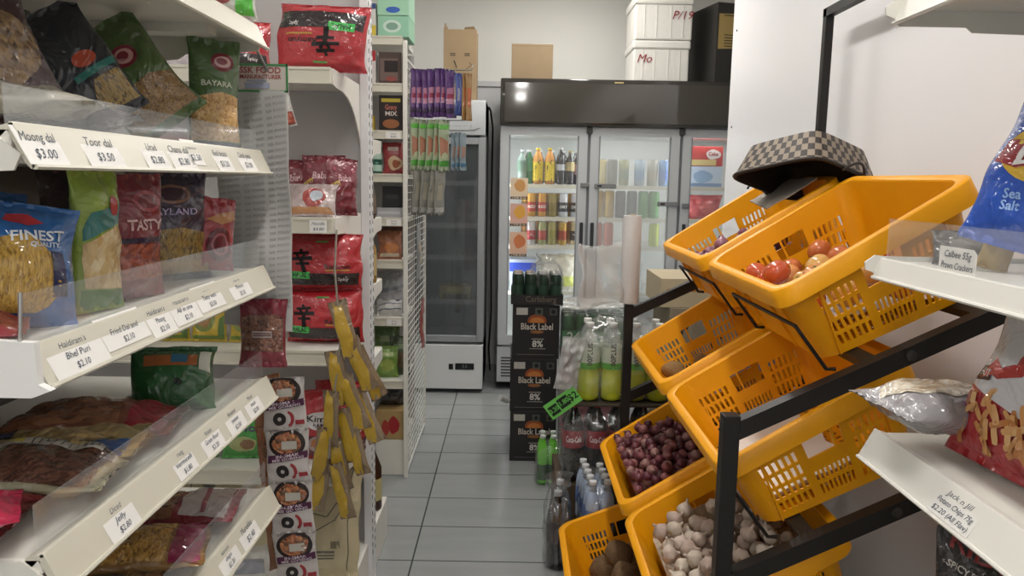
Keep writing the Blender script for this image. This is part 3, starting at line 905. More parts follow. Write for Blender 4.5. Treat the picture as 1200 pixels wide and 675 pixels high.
def shelf_y(root, xf, d, depth, y0, y1, zb, guard=.055, slant=.022, sh=.042, tags=(), plates=True, off=(0, 0, 0), tags_on_guard=False, mat_s=WH2, bracket=True, round_end=False):
    """a shelf whose front runs along y; d = +1 when the shelf goes back towards +x, -1 towards -x"""
    inv = Matrix.Translation(-Vector(off))
    def put(o): o.matrix_parent_inverse = inv if o.parent is root else Matrix.Identity(4); return o
    zt = zb+sh-.004
    xb = xf+d*depth
    bm = BM()
    box(bm, min(xf+d*slant, xb), max(xf+d*slant, xb), y0, y1, zt-.018, zt, bev=.002)
    for k in range(3):
        yy = y0+(y1-y0)*(k+.5)/3; box(bm, min(xf+d*.06, xb), max(xf+d*.06, xb), yy-.02, yy+.02, zt-.034, zt-.018)
    sf = put(obj('shelf', bm, WHT, root))
    # the slanted price strip along the front
    prof = [(0, 0), (.004, -.0025), (.010, .004), (slant+.004, sh-.006), (slant+.016, sh-.018), (slant+.018, sh-.004), (slant+.004, sh), (slant-.002, sh+.001)]
    bm = BM(); prism(bm, prof, lambda a, b: (xf+d*a, y0, zb+b), lambda a, b: (xf+d*a, y1, zb+b)); fixn(bm)
    # bright lips top and bottom
    tube(bm, [(xf, y0, zb), (xf, y1, zb)], .0032, 6); tube(bm, [(xf+d*slant, y0, zb+sh), (xf+d*slant, y1, zb+sh)], .0026, 6)
    strip = obj('price_strip', bm, mat_s, sf, 50)
    L = math.hypot(slant, sh); nx, nz = -d*sh/L, slant/L
    def f(a, b, l): return (xf+d*slant*b/L+nx*l, a, zb+sh*b/L+nz*l)
    for t in tags:
        yc, w, lines = t[:3]; z0 = t[3] if len(t) > 3 else .002; h = t[4] if len(t) > 4 else .043
        price_tag(sf, f if d < 0 else (lambda a, b, l, yc=yc: f(2*yc-a, b, l)), yc, w, h, lines, z0)
    if guard:
        gx = xf+d*(slant+.006)
        bm = BM(); box(bm, min(gx, gx+d*.0025), max(gx, gx+d*.0025), y0+.004, y1-.004, zb+sh-.012, zb+sh+guard)
        obj('clear_guard', bm, CLEAR, sf)
    if bracket:
        for y, s in ((y0, -1), (y1, 1)):
            bm = BM()
            p = [(.012, .012), (.02, -.004), (.16, -.012), (.175, -.022), (depth, -.05), (depth, sh-.006), (slant+.02, sh-.006)] if not round_end else \
                [(.0, .008), (-.012, .012), (-.014, .024), (-.006, .03), (.002, .036), (.02, sh+.004), (depth, sh+.004), (depth, -.022), (.125, -.012), (.115, -.004), (.01, -.004)]
            prism(bm, p, lambda a, b: (xf+d*a, y, zb+b), lambda a, b: (xf+d*a, y+s*.003, zb+b)); fixn(bm)
            obj('shelf_bracket', bm, WHT, sf)
    return sf, zt, f

# ------------------------------------------------------------------ near left shelf unit along the aisle
NXF, NY0, NY1 = -.478, .775, 1.53
near = empty('shelf_unit', 'white metal shelf unit of pulse and snack bags, near left along the aisle', 'shelf', (-.7, 1.15, 0))
NO = (-.7, 1.15, 0)
def nput(name, bm, m, **k):
    o = obj(name, bm, m, near, **k); o.matrix_parent_inverse = Matrix.Translation(-Vector(NO)); return o
bm = BM(); box(bm, -.925, -.905, NY0, NY1, .1, 2.05); nput('back_panel', bm, GREYB)
for y in (NY0-.0, NY1-.0):
    bm = BM(); box(bm, -.945, -.905, y-.02, y+.02, 0, 2.1, bev=.003)
    for k in range(60): box(bm, -.9052, -.904, y-.004, y+.004, .2+k*.03, .215+k*.03, 1)
    nput('upright_post', bm, [WHT, mat('slot_dark', '2c2b2a', .7)])
bm = BM(); box(bm, -.90, -.50, NY0, NY1, 0, .15, bev=.004); nput('base', bm, WHT)
H1 = [(.803, .07, ['Moong dal', '$3.00']), (.92, .08, ['Toor dal', '$3.50']), (1.053, .068, ['Urad', '$2.80']), (1.138, .08, ['Chana dal', '$2.80']), (1.19, .05, ['Masoor', '$2.50'], .01), (1.298, .07, ['Red beans', '$3.20']), (1.415, .075, ['Chick peas', '$3.00'])]
H2 = [(.845, .108, ["Haldiram's", 'Bhel Puri', '$2.10']), (.955, .108, ["Haldiram's", 'Fried Dal and', '$2.10'], .009), (1.048, .07, ["Haldiram's", 'Moong', '$2.10']), (1.13, .09, ["Haldiram's", 'All in one', '$2.10'], .004), (1.228, .10, ['Cashew', 'Tasty nuts', '$3.50'], .008), (1.363, .095, ['Garlic', 'Mixture', '$2.50'], .006)]
H3 = [(.915, .07, ['Diced', 'Jelly', '$2.80']), (1.105, .065, ['Mung', 'Vermicelli', '$1.80'], .004), (1.21, .075, ['Roast', 'Gram flour', '$2.20']), (1.315, .075, ['Roasted', 'peanut', '$2.00']), (1.41, .075, ['Mixed', 'snack', '$2.00'])]
H4 = [(1.03, .075, ['Ragi', '$2.60']), (1.15, .075, ['Semiya', '$1.60']), (1.265, .08, ['Banana', 'chips', '$2.20'], .004), (1.365, .085, ['Murukku', '$2.40'])]
NS = {}
for k, zb, g, tags in ((0, 1.722, 0, ()), (1, 1.485, .04, H1), (2, 1.258, .055, H2), (3, 1.03, .055, H3), (4, .795, .055, H4), (5, .55, .05, ())):
    sf, zt, f = shelf_y(near, NXF, -1, .425, NY0, NY1, zb, g, tags=tags, off=NO)
    NS[k] = zt
    if k == 2:      # wire hook at the near end
        bm = BM(); tube(bm, [(-.50, .772, zb+.10), (-.50, .765, zb+.045), (-.505, .765, zb+.022), (-.515, .765, zb+.018), (-.52, .765, zb+.03)], .0022, 6); obj('wire_hook', bm, mat('wire', 'b5b5b3', .3, metal=.8), sf, 60)
        bm = BM(); prism(bm, [(-.02, .0), (-.008, .006), (-.006, .05), (.12, .055), (.12, -.008), (.0, -.008)], lambda a, b: (NXF-.012-a, .762, zb+b), lambda a, b: (NXF-.012-a, .772, zb+b)); fixn(bm); obj('end_cap', bm, mat('cap_white', 'e2e2e0', .4), sf)

# ------------------------------------------------------------------ bag poses
def stand(x, y, z, th, lean=0, roll=0): return dict(loc=(x, y, z), rot=(-R(lean), R(roll), R(th)))
def lie(x, y, z, phi, d, h, pitch=0):
    c, s = math.cos(R(phi)), math.sin(R(phi)); p = R(pitch)
    dr = Vector((-s*math.cos(p), c*math.cos(p), math.sin(p)))
    lo = Vector((x, y, z+d*.5))-dr*h/2
    return dict(loc=lo, rot=(-PI/2+p, 0, R(phi)))
BEANS = grains('grain_chickpea', 'c49a5c', 'd6b074', 'a97c42', 120)
LENT = grains('grain_lentil', '8a6a3c', 'a07c48', '6e5230', 230)
DARK = grains('grain_dark_bean', '3a1f1c', '54302a', '2a1614', 130)
MOTT = grains('grain_mottled', '6b5138', '8d714c', '4b3524', 120, (1, 1, .6))
CASH = grains('grain_cashew', 'd8bd88', 'c8a468', 'e2cda0', 75, (1, 1, .55))
NUTR = grains('grain_red_nut', '9c3f28', 'b0563a', '7c2a20', 90)
VERM = grains('grain_vermicelli', 'b08a34', 'c7a148', '8f6c26', 330, (1, 1, .16))
MIX = grains('grain_mix', '8d7136', 'a98c4c', '5e4a24', 230, (1, 1, .35))
GOLD = grains('grain_gold', 'a87a30', 'c39a4e', '7f5a22', 150, (.5, 1, 1))
CHOC = grains('grain_choc', '4a2a20', '6a4434', '3a1f18', 110)
SNK = grains('grain_snack', '7a4a30', '99694a', '5c3424', 70, (1, 1, .5))
SEED = grains('grain_seed', '6b4030', '8d5e48', '4d2a22', 110)

# --- eye-level shelf
Z1, Z2, Z3, Z4 = NS[1], NS[2], NS[3], NS[4]
b = Bag(.095, .205, .05, seed=1, heavy=.15)
make_bag('pulse_bag', 'green-topped clear bag of chickpeas standing upright at the far end of the eye-level shelf', 'bag', b, '4e6b3c',
    [('contents_window', 'poly', [(-.47, .09), (.47, .09), (.47, .50), (.1, .53), (-.47, .47)], BEANS, .0012), ('seal_band', 'rect', (0, .055, .94, .05), '23294a', .0016),
     ('logo', 'ell', (.12, .80, .46, .16), '7a2030', .0014), ('logo', 'ell', (.12, .80, .34, .10), 'c9a4a0', .0020), ('logo', 'ell', (.10, .805, .22, .06), '7a2030', .0026), ('lettering', 'text', ('BAYARA', .0, .60, .05, {'bold': True, 'fit': .62}), 'd9dccb', .0018)],
    **stand(-.556, 1.45, Z1, 34, 4, 2))
b = Bag(.13, .19, .05, seed=2, heavy=.2)
make_bag('pulse_bag', 'green bag of brown lentils with a round maroon logo, leaning left on the eye-level shelf', 'bag', b, '47602f',
    [('contents_window', 'poly', [(-.47, .08), (.47, .08), (.47, .40), (.2, .46), (-.2, .44), (-.47, .36)], LENT, .0012), ('logo', 'ell', (.05, .68, .36, .19), '7a2030', .0014), ('logo', 'ell', (.05, .68, .26, .13), 'b98a86', .0020), ('logo', 'ell', (.04, .685, .16, .08), '7a2030', .0026)],
    **stand(-.57, 1.315, Z1+.038, 26, 8, -38))
b = Bag(.12, .18, .045, seed=3)
make_bag('pulse_bag', 'dark navy bag with an orange-red oval logo, leaning on the eye-level shelf', 'bag', b, '20242c',
    [('contents_window', 'poly', [(-.1, .08), (.47, .08), (.47, .36), (.1, .34)], MIX, .0012), ('logo', 'ell', (.15, .52, .30, .13), 'b4492f', .0014), ('colour_band', 'poly', [(-.1, .36), (.48, .40), (.48, .46), (-.1, .42)], '2f7a70', .0012)],
    **stand(-.60, 1.17, Z1+.032, 30, 8, -32))
b = Bag(.12, .165, .05, seed=4)
make_bag('pulse_bag', 'brown bag of mottled beans at the near end of the eye-level shelf', 'bag', b, '3a2326',
    [('contents_window', 'blob', (.1, .5, .72, .62, 2), MOTT, .0012)], **stand(-.60, .95, Z1+.02, 36, 10, -20))
b = Bag(.14, .21, .045, seed=5, amp=.007)
make_bag('pulse_bag', 'clear bag of dark red beans lying crumpled at the front of the eye-level shelf', 'bag', b, 'a9a496',
    [('contents_window', 'blob', (0, .35, .8, .5, 4), DARK, .0012)], **lie(-.615, .955, Z1+.012, -72, .045, .21, 3))
b = Bag(.09, .13, .035, seed=6, amp=.006)
make_bag('pulse_bag', 'small dark purple bag lying behind the guard of the eye-level shelf', 'bag', b, '33202c',
    [('contents_window', 'blob', (0, .4, .7, .5, 4), DARK, .0012)], **lie(-.580, 1.06, Z1+.014, -70, .035, .13, 2))
b = Bag(.12, .21, .05, seed=7)
make_bag('pulse_bag', 'plain dark green bag standing at the back of the eye-level shelf', 'bag', b, '2f4430', [('logo', 'ell', (0, .6, .4, .15), '5b2430', .0014)], **stand(-.80, 1.22, Z1, 60, 4))
b = Bag(.12, .20, .05, seed=8)
make_bag('pulse_bag', 'plain dark bag standing behind the navy bag on the eye-level shelf', 'bag', b, '2a3026', [('logo', 'ell', (0, .6, .4, .15), '6b6034', .0014)], **stand(-.82, 1.05, Z1, 60, 4))

# --- second shelf
b = Bag(.155, .150, .07, seed=11, fat=.45, amp=.006)
make_bag('vermicelli_bag', 'blue bag with a big window of golden vermicelli, front of the second shelf', 'bag', b, '1f62a6',
    [('contents_window', 'blob', (.02, .38, .78, .60, 7), VERM, .0012), ('logo', 'poly', [(-.05, .83), (.12, .79), (.24, .83), (.12, .89), (-.02, .89)], 'b02a34', .0014), ('lettering', 'text', ('FINEST', .20, .71, .085, {'bold': True, 'fit': .40, 'ang': .12}), 'e6ecf2', .0018),
     ('lettering', 'text', ('QUALITY', .26, .645, .04, {'bold': True, 'fit': .24, 'ang': .12}), 'cfdcea', .0018), ('side_label', 'poly', [(.30, .22), (.42, .24), (.40, .60), (.30, .60)], '1b2350', .0016)],
    **stand(-.588, .872, Z2+.006, 42, 16, 8))
b = Bag(.15, .165, .06, seed=12, fat=.45, amp=.006)
make_bag('vermicelli_bag', 'blue bag of vermicelli standing behind the one with the big golden window', 'bag', b, '235f9c',
    [('lettering', 'text', ('FINEST', .1, .72, .08, {'bold': True, 'fit': .5}), 'd6e2ee', .0018), ('contents_window', 'blob', (0, .35, .6, .45, 3), VERM, .0012)], **stand(-.70, .985, Z2, 50, 14, 3))
b = Bag(.078, .185, .045, seed=13, heavy=.1)
make_bag('nut_bag', 'light green bag of cashew nuts seen through a curved window, on the second shelf', 'bag', b, '8ea63c',
    [('contents_window', 'poly', [(-.40, .18), (.44, .15), (.44, .56), (.2, .62), (-.1, .56), (-.42, .50)], CASH, .0012), ('colour_band', 'poly', [(-.42, .52), (-.1, .58), (.44, .66), (.44, .78), (-.30, .72), (-.42, .60)], '2f7570', .0010), ('logo', 'ell', (.20, .76, .2, .14), 'a82a34', .0016), ('leaf_print', 'poly', [(-.46, .02), (.46, .02), (.46, .14), (-.46, .17)], '4d7c2c', .0012)],
    **stand(-.548, 1.01, Z2+.002, 72, 2))
b = Bag(.105, .182, .05, seed=14, heavy=.15, amp=.005)
make_bag('nut_bag', 'dark red bag of spiced nuts beside the light green cashew bag', 'bag', b, '7b2132',
    [('contents_window', 'poly', [(-.44, .16), (.44, .16), (.44, .44), (-.44, .46)], NUTR, .0012), ('lettering', 'text', ('TASTY', .0, .60, .085, {'bold': True, 'fit': .62}), 'd6b4b2', .0018), ('logo', 'ell', (.08, .79, .5, .17), '99404a', .0014), ('logo', 'ell', (.08, .79, .36, .11), '6a1a28', .002), ('seal_band', 'rect', (0, .48, .88, .04), '2d1f3c', .0016)],
    **stand(-.553, 1.12, Z2+.002, 70, 2))
b = Bag(.14, .187, .05, seed=15, heavy=.2, amp=.006)
make_bag('snack_mix_bag', 'dark purple bag with oval emblem over golden snack mix, second shelf', 'bag', b, '2c2038',
    [('contents_window', 'poly', [(-.46, .06), (.46, .06), (.46, .44), (.1, .5), (-.46, .46)], MIX, .0012), ('contents_window', 'poly', [(-.3, .06), (.3, .06), (.4, .18), (-.4, .18)], 'a5803a', .0018), ('logo', 'ell', (.0, .80, .52, .17), '7d5a4c', .0014), ('logo', 'ell', (0, .80, .42, .12), '3b2030', .002), ('lettering', 'text', ('RAYLAND', 0, .64, .06, {'bold': True, 'fit': .66}), 'a99cc4', .002)],
    **stand(-.585, 1.315, Z2+.002, 50, 3))
b = Bag(.085, .13, .035, seed=16, amp=.004)
make_bag('snack_mix_bag', 'small red bag with a maroon round logo, propped against the dark purple bag', 'bag', b, '93242f',
    [('logo', 'ell', (-.02, .36, .66, .48), '5f1526', .0014), ('logo', 'ell', (-.02, .36, .46, .32), '9b5560', .002), ('logo', 'ell', (-.02, .36, .36, .24), '5f1526', .0026), ('gold_print', 'poly', [(-.4, .70), (-.1, .78), (.42, .86), (.42, .74), (.0, .64)], 'b07a4a', .0014)],
    **stand(-.537, 1.375, Z2+.014, 60, 4, 8))
b = Bag(.13, .19, .05, seed=17)
make_bag('snack_mix_bag', 'dark green bag standing at the back of the second shelf', 'bag', b, '26361f', [('logo', 'ell', (0, .62, .5, .14), '54242c', .0014)], **stand(-.80, 1.10, Z2, 55, 3))
b = Bag(.10, .19, .045, seed=18)
make_bag('snack_mix_bag', 'slim dark maroon bag behind the light green cashew bag', 'bag', b, '2e1820', [('logo', 'ell', (0, .62, .5, .14), '6d3a40', .0014)], **stand(-.64, 1.13, Z2, 60, 2))
b = Bag(.13, .19, .04, seed=19, amp=.006)
make_bag('snack_mix_bag', 'red and clear bag lying flat in front of the blue vermicelli bag', 'bag', b, '84303a', [('contents_window', 'blob', (0, .3, .7, .4, 2), SNK, .0012), ('logo', 'ell', (.1, .7, .3, .12), 'c8c4cc', .0014)], **lie(-.63, .80, Z2, -60, .03, .18, 2))

# --- third shelf
b = Bag(.16, .24, .06, seed=21, amp=.007)
make_bag('malt_bag', 'brown dotted bag with a white text panel lying at the front of the third shelf', 'bag', b, '8f8a70',
    [('contents_window', 'poly', [(-.47, .45), (.47, .40), (.47, .93), (-.47, .93)], CHOC, .0012), ('text_panel', 'poly', [(-.05, .30), (-.47, .30), (-.47, .88), (-.12, .88)], 'b9b6ae', .0018), ('yellow_panel', 'poly', [(-.12, .36), (-.44, .36), (-.44, .46), (-.12, .46)], 'b8a94a', .0024)] +
    [('text_lines', 'rect', (-.28+.0*i, .50+.04*i, .30, .008), '4a4644', .0024) for i in range(9)],
    **lie(-.627, .955, Z3, -84, .055, .24, 3))
b = Bag(.15, .26, .055, seed=22, amp=.007)
make_bag('snack_bag', 'clear bag of brown sticks with a red end lying on the third shelf', 'bag', b, '7d4a38',
    [('contents_window', 'poly', [(-.46, .06), (.46, .06), (.46, .72), (-.46, .70)], SNK, .0012), ('end_print', 'poly', [(-.46, .76), (.46, .76), (.46, .95), (-.46, .95)], '8d1f2d', .0012)], **lie(-.655, 1.16, Z3, -78, .05, .26, 2))
b = Bag(.15, .24, .055, seed=23, amp=.007)
make_bag('snack_bag', 'clear bag of pale flat snacks with blue corners lying on the third shelf', 'bag', b, '9b8a5c',
    [('contents_window', 'blob', (0, .6, .8, .5, 5), grains('grain_pale', 'a48a58', 'b59d6e', '8d7444', 40), .0012), ('end_print', 'poly', [(-.46, .03), (.46, .03), (.46, .25), (-.46, .3)], '2c4f86', .0012), ('top_print', 'poly', [(.2, .80), (.46, .8), (.46, .95), (.1, .95)], '2c4f86', .0012)], **lie(-.645, 1.035, Z3, -77, .05, .24, 3))
b = Bag(.15, .22, .05, seed=24, amp=.007)
make_bag('snack_bag', 'dark red bag lying at the near corner of the third shelf', 'bag', b, '7a2024', [('contents_window', 'blob', (0, .45, .75, .5, 3), SNK, .0012)], **lie(-.66, .80, Z3, -80, .045, .22, 0))
b = Bag(.10, .15, .04, seed=25, amp=.006)
make_bag('snack_bag', 'bright pink-red packet at the nearest edge of the third shelf', 'bag', b, 'b02848', [('contents_window', 'blob', (.1, .45, .6, .4, 3), SNK, .0012)], **lie(-.60, .765, Z3+.03, -60, .035, .15, 0))
# green tray pack
b = Bag(.145, .115, .075, seed=26, amp=.004, fat=.3, seal=(.03, .08))
make_bag('noodle_pack', 'green pack with an orange window and a dark hole, standing on the third shelf', 'pack', b, '215c30',
    [('contents_window', 'poly', [(-.34, .66), (.30, .66), (.30, .84), (-.34, .84)], 'a5602f', .0014), ('label', 'rect', (.08, .78, .2, .14), '2d6a8a', .002), ('hole', 'ell', (.05, .40, .10, .11), '10241a', .0016), ('side_print', 'poly', [(.32, .6), (.46, .55), (.46, .9), (.32, .9)], 'c7cdbd', .0014)],
    **stand(-.59, 1.30, Z3+.002, 22, 24, 3))
b = Bag(.06, .11, .02, seed=27, amp=.004)
make_bag('snack_bag', 'small maroon and white sachet lying left of the green pack', 'bag', b, '6b2a2c', [('label', 'rect', (0, .6, .8, .25), 'c9c2ba', .0014), ('label', 'rect', (0, .62, .5, .1), 'a8342f', .002)], **lie(-.675, 1.335, Z3, -42, .02, .11, 14))

# --- fourth shelf
b = Bag(.15, .21, .05, seed=31, amp=.007)
make_bag('snack_bag', 'red bag with a white back label lying on the fourth shelf', 'bag', b, '7f2430',
    [('contents_window', 'poly', [(-.46, .06), (.46, .06), (.46, .5), (-.46, .5)], SNK, .0012), ('label', 'poly', [(-.4, .55), (.42, .55), (.42, .93), (-.4, .93)], 'b3a8a6', .0014), ('label', 'poly', [(-.3, .72), (.36, .72), (.36, .76), (-.3, .76)], '8d4a52', .002)], **lie(-.61, 1.36, Z4, -80, .05, .21, 2))
b = Bag(.15, .23, .06, seed=32, amp=.007)
make_bag('snack_bag', 'bag of golden fried sticks with a magenta end lying on the fourth shelf', 'bag', b, '8f6a3a',
    [('contents_window', 'poly', [(-.47, .06), (.47, .06), (.47, .76), (-.47, .78)], GOLD, .0012), ('end_print', 'poly', [(-.47, .80), (.47, .78), (.47, .97), (-.47, .97)], '8b1f4a', .0014)], **lie(-.62, 1.20, Z4, -75, .055, .23, 2))
b = Bag(.15, .22, .055, seed=33, amp=.007)
make_bag('snack_bag', 'clear bag of dark golden crisps lying nearest on the fourth shelf', 'bag', b, '6f4a30', [('contents_window', 'blob', (0, .5, .85, .7, 3), grains('grain_crisp', '7f5a36', '9a764c', '5c3f26', 45), .0012)], **lie(-.62, 1.03, Z4, -72, .05, .22, 2))

# ------------------------------------------------------------------ things hung on the far end of the near unit
t = empty('header_card', 'hanging sheet of grey-printed translucent plastic under a green bordered header card', 'plastic sheet', (-.515, 1.575, 1.30))
def hput(o): o.matrix_parent_inverse = Matrix.Translation((.515, -1.575, -1.30)); return o
bm = BM(); nx, nz = 8, 24; V = []
HX0, HX1, HZT, HZB = -.600, -.457, 1.648, 1.165
def hs(a, b): return (HX0+(HX1-HX0)*a, 1.577+.006*math.sin(a*5+b*7)+.004*math.sin(b*17), HZB+(HZT-HZB)*b-.012*(a-.5)*(1-b))
V = [[bm.verts.new(hs(i/nx, j/nz)) for i in range(nx+1)] for j in range(nz+1)]
for j in range(nz):
    for i in range(nx): bm.faces.new((V[j][i], V[j][i+1], V[j+1][i+1], V[j+1][i]))
r_ = bmesh.ops.extrude_face_region(bm, geom=bm.faces[:])
for q in r_['geom']:
    if isinstance(q, bmesh.types.BMVert): q.co.y += .004
fixn(bm); hput(obj('plastic_sheet', bm, mat('sheet_plastic', 'b4b3b0', .35, spec=.5, alpha=.93), t, 60))
bm = BM()
for r in range(34):
    for c in range(3):
        a0 = .17+.335*c; b0 = .96-.0265*r+.014*(c-1)
        text_into(bm, 'SSK FOOD', lambda x, y: Vector(hs(a0+(x*.98-y*.17)/(HX1-HX0), b0+(y*.98+x*.17)/(HZT-HZB)))+Vector((0, -.0015, 0)), .0052, 0, True, fit=.041)
hput(obj('printed_text', bm, mat('sheet_print', '8e8e8e', .5), t))
bm = BM(); box(bm, HX0-.004, HX1+.004, 1.571, 1.5735, 1.645, 1.70); hput(obj('card', bm, mat('card_face', 'b9b0a8', .4), t))
bm = BM()
for (x0, x1, z0, z1) in ((HX0-.004, HX1+.004, 1.645, 1.649), (HX0-.004, HX1+.004, 1.696, 1.70), (HX0-.004, HX0, 1.645, 1.70), (HX1, HX1+.004, 1.645, 1.70)): box(bm, x0, x1, 1.5695, 1.571, z0, z1)
hput(obj('card_border', bm, mat('card_green', '3f7a4c', .4), t))
bm = BM()
fh = lambda cx, cz: (lambda x, y: (cx+x, 1.5702, cz+y))
text_into(bm, 'SSK FOOD', fh(-.508, 1.687), .012, 0, True, fit=.082); text_into(bm, 'MANUFACTURER', fh(-.508, 1.6745), .008, 0, True, fit=.082)
hput(obj('heading', bm, mat('card_red', '8d3a3a', .5), t))
bm = BM()
box(bm, -.535, -.495, 1.5698, 1.5702, 1.6655, 1.669); box(bm, -.54, -.49, 1.5698, 1.5702, 1.652, 1.663)
hput(obj('card_blurb', bm, mat('card_blue', '8f95a8', .5), t))
for x in (-.585, -.495):
    bm = BM(); lathe(bm, [(0, .001), (.004, .001), (.004, -.001), (0, -.001)], 10, M=Matrix.Translation((x, 1.570, 1.690)) @ Matrix.Rotation(PI/2, 4, 'X')); hput(obj('eyelet', bm, mat('eyelet', 'c8c8c4', .3, metal=.8), t))
bm = BM(); tube(bm, [(-.585, 1.568, 1.690), (-.575, 1.56, 1.73), (-.555, 1.54, 1.772)], .003, 6); tube(bm, [(-.495, 1.568, 1.690), (-.515, 1.56, 1.735), (-.545, 1.54, 1.772)], .003, 6)
hput(obj('hanging_cord', bm, mat('cord_grey', '6f6c68', .6), t, 60))

b = Bag(.098, .145, .022, seed=41, amp=.004, fat=.4, seal=(.09, .06))
make_bag('seed_packet', 'maroon packet of brown seeds hanging above the white sachet strip', 'packet', b, '7a1d2e',
    [('contents_window', 'poly', [(-.46, .25), (.46, .25), (.46, .74), (.25, .80), (-.25, .78), (-.46, .74)], SEED, .0012), ('label', 'rect', (0, .50, .44, .10), 'b9a9a6', .0018), ('label', 'rect', (0, .515, .40, .018), '6b4a48', .0024), ('label', 'rect', (0, .485, .40, .018), '6b4a48', .0024), ('seal_emblem', 'ell', (-.34, .29, .09, .055), 'a58f8a', .0018), ('seal_emblem', 'ell', (-.22, .29, .09, .055), 'a58f8a', .0018)],
    **stand(-.515, 1.56, 1.085, 6, 0, 1))

# strip of linked sachets
t = empty('sachet_strip', 'long hanging strip of white sachets with round noodle dish pictures', 'sachet strip', (-.495, 1.61, 1.10), (0, R(-3), R(4)))
STW, STH = .098, .118
DISH = grains('grain_dish', '8d4a2a', 'a5683c', '5d3a1e', 70)
for k in range(5):
    b = Bag(STW, STH, .012, seed=50+k, amp=.003, fat=.35, seal=(.06, .06), nx=12, nz=14)
    z0 = -.05-(k+1)*STH
    def at(o): o.location = (0, 0, z0); return o
    s_ = at(obj('sachet', b.body(), film('b4adaa'), t, 180))
    bm = BM(); b.decal(bm, ngon2d('ell', 0, STH*.76, STW*.86, STH*.52), 0, .0010); obj('dish_plate', bm, ink('2b2422'), s_)
    bm = BM(); b.decal(bm, ngon2d('blob', 0, STH*.77, STW*.70, STH*.38, k), 0, .0016); obj('dish_picture', bm, DISH, s_)
    bm = BM(); b.decal(bm, ngon2d('rect', .005, STH*.74, STW*.36, STH*.15), 0, .0022); obj('sticker', bm, ink('aaa59c'), s_)
    bm = BM(); b.decal(bm, [(-STW*.46, STH*.40), (STW*.48, STH*.48), (STW*.48, STH*.62), (-STW*.46, STH*.55)], 0, .0020); obj('name_band', bm, ink('4c2440'), s_)
    bm = BM(); b.decal(bm, None, 0, .0026, text=dict(s='IN-SMAK', x=0, y=STH*.54, size=.007, bold=True, ang=.1, fit=STW*.55)); b.decal(bm, None, 0, .0026, text=dict(s='MIE GORENG', x=.002, y=STH*.475, size=.006, bold=True, ang=.1, fit=STW*.75)); obj('lettering', bm, ink('c3b6bd'), s_)
    bm = BM(); b.decal(bm, ngon2d('ell', -.012, STH*.23, .030, .030), 0, .0012); b.decal(bm, ngon2d('ell', -.012, STH*.23, .009, .009), 1, .0018); obj('emblem', bm, [ink('2a2626'), ink('b0a9a6')], s_)
    bm = BM(); b.decal(bm, [(.006+.016*math.cos(a), STH*.23+.019*math.sin(a)) for a in [R(q) for q in range(-80, 81, 20)]]+[(.006+.008*math.cos(a), STH*.23+.013*math.sin(a)) for a in [R(q) for q in range(80, -81, -20)]], 0, .0012); b.decal(bm, ngon2d('rect', .034, STH*.16, .020, .010), 0, .0012); obj('red_print', bm, ink('8d3034'), s_)
# second strip behind, turned edge on
t2 = empty('sachet_strip', 'orange-brown sachet strip hanging just behind the white strip', 'sachet strip', (-.545, 1.66, 1.04), (0, R(-4), R(38)))
for k in range(4):
    b = Bag(.07, .115, .012, seed=70+k, amp=.005, fat=.35, nx=10, nz=12)
    s_ = obj('sachet', b.body(), film('8d5a34'), t2, 180); s_.location = (0, 0, -.115*(k+1))
    bm = BM(); b.decal(bm, ngon2d('blob', 0, .06, .05, .06, k), 0, .0012); obj('picture', bm, DISH, s_)
# ------------------------------------------------------------------ right shelf unit (near right)
RXF, RY1 = .590, 1.25
RO = (.9, .6, 0)
rs_ = empty('shelf_unit', 'white metal shelf unit of crisp bags, near right against the white panel', 'shelf', RO)
bm = BM(); box(bm, 1.17, 1.21, 1.205, 1.245, 0, 2.1, bev=.002); box(bm, 1.17, 1.21, .18, .22, 0, 2.1, bev=.002)
o = obj('upright_post', bm, WHT, rs_); o.matrix_parent_inverse = Matrix.Translation(-Vector(RO))
LAMW = mat('strip_right', 'e3e1da', .3, spec=.5)
sf, zt0, f = shelf_y(rs_, RXF, 1, .58, .2, RY1, 1.733, 0, off=RO, round_end=True, mat_s=LAMW)
sf1, zt1, f1 = shelf_y(rs_, RXF, 1, .58, .2, RY1, 1.333, .066, off=RO, round_end=True, mat_s=LAMW, slant=.012, sh=.030)
gx = RXF+.012+.006
price_tag(sf1, lambda a, b, l: (gx-l, 2*1.045-a, 1.347+b), 1.045, .088, .052, ['Calbee 55g', 'Prawn Crackers', '$1.50'], 0, 1)
sf2, zt2, f2 = shelf_y(rs_, RXF, 1, .58, .2, RY1, 1.028, 0, off=RO, mat_s=LAMW, slant=.026, sh=.046,
    tags=[(.985, .095, ['Jack n Jill', 'Potato Chips 75g', '$2.20 (All Flav)'], .004, .044)])
sf3, zt3, f3 = shelf_y(rs_, RXF, 1, .58, .2, RY1, .66, 0, off=RO, mat_s=LAMW, slant=.026, sh=.046)
bm = BM(); box(bm, RXF+.05, 1.17, .2, RY1, 0, .12, bev=.004); o = obj('base', bm, WHT, rs_); o.matrix_parent_inverse = Matrix.Translation(-Vector(RO))

